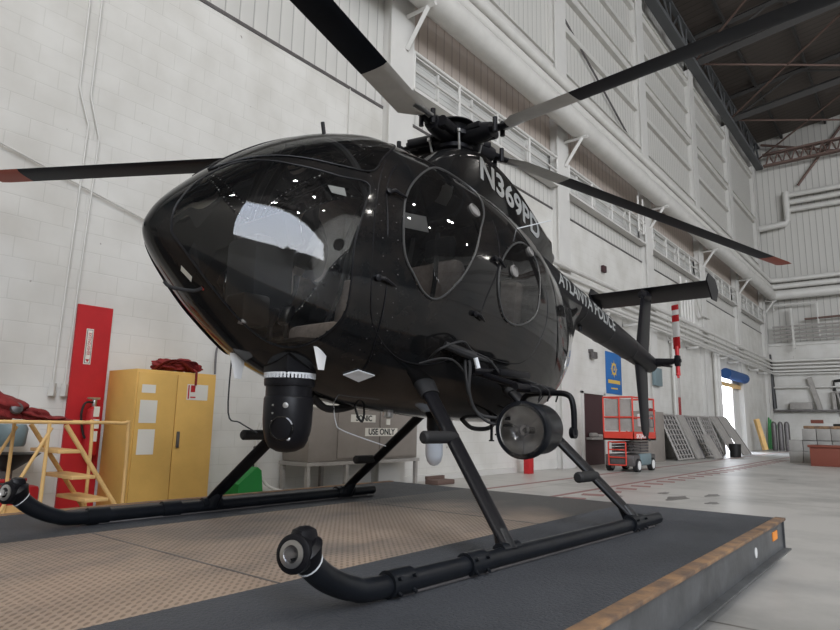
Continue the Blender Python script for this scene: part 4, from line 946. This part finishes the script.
tag(MB().lathe([(.035, 0), (.045, .02), (.042, .04), (.02, .055), (.001, .056)], (-5.31, 1.80, .97), (1, .1, .35), n=20).build('ear_muffs', 'dsteel'), 'dark grey padded ear muff on the red bag', 'ear muffs')
t = thing('parts_washer', 'bluish grey bin on a black funnel tray left behind the steps', 'bin', (-6.2, 1.9, 0))
sub('bin', MB().lathe([(.11, .66), (.12, .68), (.13, .81), (.11, .85), (.001, .85)], (-6.3, 2.13, 0), n=24), 'plastic', t)
sub('tray', MB().lathe([(.001, .44), (.05, .45), (.22, .57), (.25, .60), (.22, .60), (.001, .52)], (-6.3, 2.13, 0), n=28), 'black', t)
sub('stand', MB().cyl((-6.3, 2.13, 0), (-6.3, 2.13, .46), .05, 12), 'dsteel', t)
t = thing('fuel_can', 'red metal can with a yellow label on the floor behind the steps', 'can', (-6.1, 1.95, 0))
sub('body', MB().mm((-6.02, 1.66, 0), (-5.77, 2.22, .36), bev=.03), 'red', t)
sub('spout', MB().cyl((-5.89, 1.9, .36), (-5.89, 1.9, .46), .04, 12).box((-5.91, 2.05, .40), (.03, .22, .03), bev=.01), 'red', t)
sub('yellow_label', MB().mm((-5.77, 1.95, .14), (-5.767, 2.15, .22)), 'stair', t)

# green cart behind the far gear leg
t = thing('green_cart', 'low green metal cart half hidden behind the front landing gear leg', 'cart', (-6.2, 4.5, 0))
sub('body', MB().poly([(-6.35, 4.36, .06), (-6.35, 4.70, .06), (-6.35, 4.66, .36), (-6.35, 4.60, .40), (-6.35, 4.36, .22)], .30, (1, 0, 0)), 'green', t)
sub('handle', MB().tube([(-6.2, 4.64, .36), (-6.2, 4.66, .62), (-6.2, 4.72, .64), (-6.2, 4.74, .50)], .018, 8), 'black', t)
for y in (4.42, 4.62): sub('wheel', MB().cyl((-6.08, y, .06), (-6.02, y, .06), .06, 16), 'rubber', t)

# ================================================================== TAUPE UNIT ON LEGS
un = thing('metal_cupboard', 'taupe metal cupboard on legs marked USE ONLY behind the turret', 'cupboard', (-6.25, 6.85, 0))
ux = -6.0
sub('body', MB().mm((-6.5, 5.32, .43), (ux-.01, 7.45, 1.09), bev=.008), 'gunit', un)
for a, b in ((5.80, 6.58), (6.61, 7.42)):
    d = sub('door', MB().mm((ux-.01, a, .46), (ux+.008, b, 1.07), bev=.004), 'gunit', un)
sub('latch', MB().mm((ux+.008, 6.72, .90), (ux+.02, 6.80, .98)), 'paper', un)
sg_ = sub('sign_plate', MB().mm((ux+.008, 6.30, .745), (ux+.011, 6.97, .855)), 'paper', un)
flat_text('lettering', 'USE ONLY', .115, faceX(ux+.011, 6.635, .80), 'black', sg_, fw=1.02, bold=.003)
sg_ = sub('sign_plate', MB().mm((ux+.008, 6.02, .93), (ux+.011, 6.50, 1.03)), 'paper', un)
flat_text('lettering', 'SONIC', .105, faceX(ux+.011, 6.27, .98), 'black', sg_, fw=1.0, bold=.003)
mb = MB().mm((-6.52, 5.28, .38), (ux+.02, 7.48, .425))
sub('stand_frame', mb, 'rack', un)
for y in (5.32, 5.98, 7.42):
    for x in (-6.48, ux-.01): sub('leg', MB().mm((x-.025, y-.025, 0), (x+.025, y+.025, .40)), 'rack', un)
tag(MB().mm((-6.35, 5.5, 1.10), (-6.1, 7.2, 1.16), bev=.01).build('pale_sheet', 'paper'), 'pale flat sheet lying on top of the taupe cupboard', 'sheet')
tag(MB().tube(catmull([(-6.5, 4.95, 0.9), (-6.5, 4.9, .5), (-6.45, 5.05, .15), (-6.3, 5.25, .06)], 6), .02, 8).build('floor_hose', 'pipew'), 'pale hose hanging down the wall left of the taupe cupboard', 'hose')
# small things hung along the wall to the right of the cupboard
for k, (y, z, h, m, l) in enumerate(((8.0, .95, .32, 'dsteel', 'dark tool hanging on the wall, the one nearest the taupe cupboard'), (8.5, 1.0, .26, 'black', 'black strap hanging on the wall under the belly drains'), (9.0, .92, .30, 'dsteel', 'dark tool hanging on the wall, the one nearest the searchlight'))):
    tag(MB().mm((-6.57, y-.04, z-h/2), (-6.5, y+.04, z+h/2), bev=.01).mm((-6.59, y-.08, z+h/2), (-6.52, y+.08, z+h/2+.03)).build('hanging_tool', m), l, 'tool')
tag(MB().mm((-6.2, 7.9, 0), (-5.95, 8.35, .07), bev=.01).mm((-6.2, 7.9, .07), (-6.15, 8.35, .12)).build('floor_bracket', 'brown'), 'small brown bracket on the floor to the right of the cupboard', 'bracket')
struct('baseboard_left', MB().mm((XW, 7.7, 0), (XW+.06, 11.3, .10)), 'wallw')
tag(MB().mm((-6.30, 11.16, 0), (-6.18, 11.36, .40), bev=.01).build('red_block', 'red'), 'short red block standing against the wall below the searchlight', 'block')

# doorway, banner, camera, meter on the second bay wall
t = struct('door_1', MB().mm((XW-.02, 14.62, 0), (XW+.02, 15.85, 1.75)), 'doorbrown')
MB().mm((XW-.02, 14.52, 0), (XW+.05, 14.62, 1.80)).mm((XW-.02, 15.85, 0), (XW+.05, 15.95, 1.80)).mm((XW-.02, 14.52, 1.75), (XW+.05, 15.95, 1.84)).build('door_frame', 'wallw', t)
tag(MB().mm((XW+.02, 14.75, .62), (XW+.18, 15.7, .68), bev=.01).box((XW+.10, 15.0, .74), (.12, .3, .10), bev=.03).box((XW+.10, 15.35, .72), (.12, .25, .07), bev=.02).build('rag_shelf', 'rack'), 'small shelf with grey rags in the dark doorway', 'shelf')
bn = thing('banner', 'blue wall banner with a gold city emblem above the red lift', 'banner', (XW+.02, 16.6, 1.8))
sub('cloth', MB().mm((XW+.002, 16.12, 1.82), (XW+.015, 17.22, 2.95), bev=.004), 'blue', bn)
mb = MB().lathe([(.17, 0), (.17, .006), (.001, .006)], (XW+.015, 16.67, 2.50), (1, 0, 0), 28)
for k in range(8): a = 2*PI*k/8; mb.poly([(XW+.02, 16.67+.16*math.cos(a-.12), 2.50+.16*math.sin(a-.12)), (XW+.02, 16.67+.25*math.cos(a), 2.50+.25*math.sin(a)), (XW+.02, 16.67+.16*math.cos(a+.12), 2.50+.16*math.sin(a+.12))], .003, (1, 0, 0))
e_ = sub('emblem', mb, 'gold', bn)
sub('emblem_disc', MB().lathe([(.10, .006), (.10, .010), (.001, .010)], (XW+.015, 16.67, 2.5), (1, 0, 0), 24), 'blue', e_)
sub('emblem_bird', MB().poly([(XW+.026, 16.60, 2.45), (XW+.026, 16.67, 2.58), (XW+.026, 16.74, 2.45), (XW+.026, 16.67, 2.48)], .003, (1, 0, 0)), 'gold', e_)
sub('banner_band', MB().mm((XW+.015, 16.25, 2.10), (XW+.018, 17.09, 2.20)).mm((XW+.015, 16.45, 1.95), (XW+.018, 16.89, 1.99)), 'gold', bn)
tag(MB().mm((XW, 15.05, 2.80), (XW+.10, 15.15, 2.88)).mm((XW+.05, 15.05, 2.65), (XW+.15, 15.30, 2.82), bev=.02).build('security_camera', 'dsteel'), 'small dark wall camera left of the blue banner', 'camera')
tag(MB().mm((XW+.19, 19.2, 2.2), (XW+.30, 19.85, 2.75), bev=.02).build('grey_panel_box', 'plastic'), 'grey electrical box on the pilaster behind the lower tail fin', 'box')

# ================================================================== SCISSOR LIFT
lf = thing('scissor_lift', 'red and dark grey scissor lift parked by the wall under the banner', 'lift', (-5.25, 13.9, 0))
lx0, lx1, ly0, ly1 = -5.58, -4.90, 13.4, 14.75
def L(name, mb, m, par=lf): return sub(name, mb, m, par)
ch_ = L('chassis', MB().mm((lx0+.02, ly0, .12), (lx1-.02, ly1, .36), bev=.03), 'dsteel')
L('hydraulic_box', MB().mm((lx1-.06, ly0+.35, .14), (lx1+.01, ly1-.35, .38), bev=.02), 'plastic', ch_)
for y in (ly0+.22, ly1-.25):
    for x in (lx0, lx1-.09):
        w = L('wheel', MB().cyl((x, y, .14), (x+.10, y, .14), .14, 26), 'rubber')
        L('wheel_rim', MB().cyl((x-.004, y, .14), (x+.106, y, .14), .095, 22), 'white', w)
mb = MB()
for k in range(4):
    z = .40+.062*k
    mb.mm((lx0+.12, ly0+.15, z), (lx0+.17, ly1-.15, z+.045)).mm((lx1-.17, ly0+.15, z), (lx1-.12, ly1-.15, z+.045))
    for y in (ly0+.25, (ly0+ly1)/2, ly1-.25): mb.cyl((lx0+.1, y, z+.022), (lx1-.1, y, z+.022), .018, 10)
L('scissor_stack', mb, 'dsteel')
pl_ = L('platform', MB().mm((lx0, ly0-.02, .66), (lx1, ly1+.02, .70)).mm((lx1-.015, ly0-.02, .66), (lx1, ly1+.02, .84)).mm((lx0, ly0-.02, .66), (lx1, ly0-.005, .84)).mm((lx0, ly0-.02, .66), (lx0+.015, ly1+.02, .84)).mm((lx0, ly1, .66), (lx1, ly1+.02, .84)), 'redlift')
mb = MB()
for x in (lx0+.015, lx1-.015):
    for z in (1.58, 1.15): mb.tube([(x, ly0, z), (x, ly1, z)], .018, 8)
    for y in (ly0, ly0+.9, ly1): mb.tube([(x, y, .84), (x, y, 1.58)], .018, 8)
for y in (ly0, ly1):
    for z in (1.58, 1.15): mb.tube([(lx0+.015, y, z), (lx1-.015, y, z)], .018, 8)
mb.tube([(lx0+.37, ly0, .84), (lx0+.37, ly0, 1.58)], .016, 8)
L('guard_frame', mb, 'redlift', pl_)
L('grey_screen', MB().mm((lx0+.04, ly0+.02, .86), (lx1-.05, ly0+.035, 1.54)), 'rack', pl_)
L('gate_frame', MB().tube([(lx1+.0, ly0+1.0, .95), (lx1, ly0+1.0, 1.22), (lx1, ly1-.1, 1.22), (lx1, ly1-.1, .95), (lx1, ly0+1.0, .95)], .016, 6), 'dsteel', pl_)
L('control_box', MB().box((lx1-.1, ly1-.5, 1.1), (.15, .3, .28), bev=.02), 'white', pl_)
mb = MB()
for x in (lx0+.12, lx0+.50): mb.tube([(x, ly0-.03, .14), (x, ly0-.03, .62)], .016, 8)
for z in (.14, .3, .46, .62): mb.tube([(lx0+.12, ly0-.03, z), (lx0+.50, ly0-.03, z)], .014, 8)
L('entry_ladder', mb, 'redlift')
flat_text('side_lettering', 'SKYJACK', .13, faceX(lx1+.001, 13.85, .75), 'white', pl_, fw=1.2, bold=.004)
tag(MB().lathe([(.001, .10), (.09, .08), (.13, .02), (.12, 0), (.001, 0)], (-6.2, 18.35, 1.40), n=20).build('hard_hat', 'redcloth'), 'dark red cap on top of the tall taupe locker', 'hat')
tag(MB().mm((-6.55, 17.7, 0), (-6.05, 19.0, 1.40), bev=.01).build('tall_locker', 'gunit'), 'taupe locker standing between the lift and the lattice racks', 'locker')

# ================================================================== LATTICE RACKS leaning on the wall
def lattice(y, w, h, kind, label, foot=-5.85, topx=-6.34):
    t = thing('storage_lattice' if kind else 'flat_sheet', label, 'rack' if kind else 'panel', (foot, y, 0))
    lean = math.atan2(-6.5-foot, h)
    def q_(u, v, d=0): return Vector((foot+(topx-foot)*v/h+d, y+u+v*.0, v))
    mb = MB()
    if kind:
        for u in (0, w): mb.tube([q_(u, .02), q_(u, h)], .04, 4)
        for v in (.03, h): mb.tube([q_(0, v), q_(w, v)], .04, 4)
        sub('frame', mb, 'rack', t); mb = MB()
        n = 5
        for k in range(1, n): mb.tube([q_(w*k/n, .03), q_(w*k/n, h)], .022, 4)
        for k in range(1, 9): mb.tube([q_(0, h*k/9), q_(w, h*k/9)], .022, 4)
        sub('bars', mb, 'rack', t)
        sub('backing', MB().poly([q_(.02, .05, -.04), q_(w-.02, .05, -.04), q_(w-.02, h-.03, -.04), q_(.02, h-.03, -.04)], .01, (-1, 0, 0)), 'dsteel', t)
    else:
        sub('sheet', MB().poly([q_(0, .01), q_(w, .01), q_(w, h), q_(0, h)], .05, (1, 0, .3)), 'rack', t)
        sub('edge_strip', MB().tube([q_(w, .01, .05), q_(w, h, .05)], .03, 4), 'dsteel', t)
for a in ((19.45, 1.5, 1.34, 1, 'first lattice rack panel leaning on the wall, next to the locker', -5.80), (21.05, .75, 1.36, 0, 'tall grey sheet leaning right after the first lattice panel', -5.75), (21.95, 1.5, 1.34, 1, 'middle lattice rack panel leaning on the wall', -5.85), (23.6, 1.3, 1.36, 1, 'lattice rack panel directly left of the two wide grey sheets', -5.85), (25.0, 1.0, 1.40, 0, 'wide grey sheet leaning on the wall, left one of the last pair', -5.6), (26.1, 1.2, 1.42, 0, 'wide grey sheet leaning beside the roller door', -5.5), (21.6, .8, .72, 0, 'short pale sheet leaning in front of the middle rack panels', -5.35, -5.72)): lattice(a[0], a[1], a[2], a[3], a[4], a[5], a[6] if len(a) > 6 else -6.34)
tag(MB().lathe([(.001, 0), (.17, 0), (.20, .45), (.18, .45), (.15, .03), (.001, .03)], (-5.35, 24.3, 0), n=20).build('trash_bin', 'black'), 'small black bin in front of the leaning grey sheets', 'bin')

# ================================================================== ROLLER DOOR
t = struct('door_2', MB().mm((XW-.09, 30.4, 0), (XW-.04, 32.2, 3.3)), 'wallw')
MB().mm((XW-.02, 28.05, 0), (XW+.05, 28.2, 3.2)).mm((XW-.02, 32.2, 0), (XW+.06, 32.42, 3.4)).mm((XW-.1, 30.34, 0), (XW-.03, 30.40, 3.3)).build('door_frame', 'rack', t)
tag(MB().cyl((XW+.26, 28.0, 3.22), (XW+.26, 31.4, 3.22), .22, 20).build('roller_door_drum', 'bluev'), 'blue roller shutter rolled up above the bright doorway', 'shutter')
tag(MB().mm((XW+.02, 28.2, 2.74), (XW+.07, 31.6, 2.92)).build('header_board', 'stair'), 'pale yellow board under the blue roller shutter', 'board')
struct('ground_outside', MB().mm((XW-25, 20, -.2), (XW-.3, 42, -.02)), 'wallw')
# things in the far corner
tag(MB().tube([(-5.98, 33.0, .05), (-6.28, 33.0, 1.45)], .13, 4).build('yellow_board', 'stair'), 'tall yellow board leaning in the corner beside the roller door', 'board')
mb = MB()
for k in range(5): mb.tube([(-6.45+.08*k, 36.5, .02), (-6.45+.08*k, 37.0, 1.6-.10*k)], .04, 6)
tag(mb.build('green_poles', 'green'), 'bundle of green poles standing in the far corner', 'poles')
mb = MB(); rr = random.Random(2)
for k in range(3):
    x = -5.84+.27*k; mb.lathe([(.001, 0), (.11, .0), (.125, .1), (.12, 1.2), (.09, 1.32), (.001, 1.38)], (x, 34.6, 0), n=14)
    c = tag(mb.build('gas_bottle', 'dsteel'), '%s of three dark wrapped cylinders standing before the far wall' % ('leftmost', 'middle', 'rightmost')[k], 'cylinder', None); mb = MB()
mb.bm.free()
# stacked grey boxes and the red-brown chest
for r_ in range(3):
    for c in range(6):
        if c == 0 and r_ == 2: continue
        x0_ = -3.36+.37*c
        o = tag(MB().mm((x0_, 22.0+.05*((c*3+r_*2) % 3), .335*r_), (x0_+.355, 22.7, .335*r_+.33), bev=.01).build('grey_box', 'concbox'), 'grey box in the %s row of the far stack, %s from its left end' % (('bottom', 'middle', 'top')[r_], ('first', 'second', 'third', 'fourth', 'fifth', 'sixth')[c]), 'box', 'grey boxes stacked by the far wall')
tag(MB().mm((-2.95, 22.1, 1.005), (-1.4, 22.65, 1.09), bev=.01).build('cardboard_sheets', 'redbox'), 'flat red-brown sheets lying on the stack of grey boxes', 'sheets')
bpy.data.objects['cardboard_sheets'].data.materials[0] = M['rust']
tag(MB().mm((-2.2, 22.15, 1.09), (-1.5, 22.6, 1.16), bev=.03).build('dark_roll', 'black'), 'dark flat bundle on top of the red-brown sheets', 'bundle')
tag(MB().mm((-1.75, 22.25, 1.16), (-1.45, 22.55, 1.45), bev=.02).build('green_bin', 'green'), 'green bin on top of the dark bundle at the right edge', 'bin')
rc = thing('red_chest', 'long red-brown chest on the floor before the stacked grey boxes', 'chest', (-1.5, 20.8, 0))
sub('body', MB().mm((-2.62, 20.4, 0), (.4, 21.3, .50), bev=.01), 'redbox', rc); sub('lid', MB().mm((-2.66, 20.36, .50), (.44, 21.34, .56), bev=.01), 'redbox', rc)
for x, z, m, l in ((XW+2.1, 1.45, 'redbox', 'small dark red sign on the far wall'), (XW+3.6, 1.62, 'black', 'small black sign on the far wall below the ledge'), (XW+3.35, 1.80, 'rack', 'small grey strip sign on the far wall right under the ledge')):
    tag(MB().mm((x-.28, YF-.03, z-.10), (x+.28, YF, z+.08)).build('wall_sign', m), l, 'sign')

# floor lines
struct('floor_line', MB().mm((-5.22, 7.6, 0), (-5.14, 34, .003)), 'floorred')
struct('floor_line', MB().mm((-4.06, 7.2, 0), (-3.98, 34, .003)), 'floorred')
mb = MB()
for k in range(26): mb.box((-3.72, 7.9+.62*k, .0015), (.30, .24, .003), Matrix.Rotation(.3, 3, 'Z'))
struct('floor_dashes', mb, 'floorred')
for k, (x, y, a, b) in enumerate(((-2.75, 9.0, .06, .32), (-2.5, 9.8, .04, .22), (-2.25, 8.8, .035, .15), (-3.1, 9.6, .03, .16), (-3.4, 8.6, .03, .14))):
    st2 = MB().poly([(x+a*(1+.3*math.sin(3*t+k))*math.cos(t)*2, y+b*(1+.25*math.cos(4*t+k))*math.sin(t), .0005) for t in [2*PI*q_/24 for q_ in range(24)]], .0015, (0, 0, 1)); struct('floor_stain', st2, 'stain')
struct('floor_line', MB().mm((-.4, 10.0, 0), (-.37, 34, .003)), 'dsteel')

# ================================================================== LIGHT
w = bpy.data.worlds.new('world'); sc.world = w; w.use_nodes = True; nt = w.node_tree
bg = nt.nodes['Background']; tc = nt.nodes.new('ShaderNodeTexCoord'); sp = nt.nodes.new('ShaderNodeSeparateXYZ'); rp_ = nt.nodes.new('ShaderNodeValToRGB')
nt.links.new(tc.outputs['Generated'], sp.inputs[0]); nt.links.new(sp.outputs['Z'], rp_.inputs[0])
rp_.color_ramp.elements[0].position = .0; rp_.color_ramp.elements[0].color = (.92, .94, .97, 1); rp_.color_ramp.elements[1].position = .8; rp_.color_ramp.elements[1].color = (.74, .83, 1.0, 1)
nt.links.new(rp_.outputs[0], bg.inputs['Color']); bg.inputs['Strength'].default_value = 1.4
def portal(loc, rot, sx, sy):
    l = bpy.data.lights.new('doorway_portal', 'AREA'); l.shape = 'RECTANGLE'; l.size = sx; l.size_y = sy; l.cycles.is_portal = True
    o = bpy.data.objects.new('doorway_portal', l); C.objects.link(o); o.location = loc; o.rotation_euler = rot
portal(((OX0+OX1)/2, YB-.15, (OZ0+OZ1)/2), (PI/2, 0, 0), OX1-OX0, OZ1-OZ0)
portal((XW-.12, 29.3, 1.6), (0, -PI/2, 0), 3.3, 2.1)
sc.view_settings.view_transform = 'Standard'; sc.view_settings.look = 'None'; sc.view_settings.gamma = 1; sc.view_settings.use_curve_mapping = False
sc.view_settings.exposure = 3.16
sc.cycles.max_bounces = 8; sc.cycles.transparent_max_bounces = 12; sc.cycles.diffuse_bounces = 5; sc.cycles.glossy_bounces = 4
sc.cycles.use_denoising = True; sc.cycles.sample_clamp_indirect = 1; sc.cycles.caustics_reflective = False; sc.cycles.caustics_refractive = False
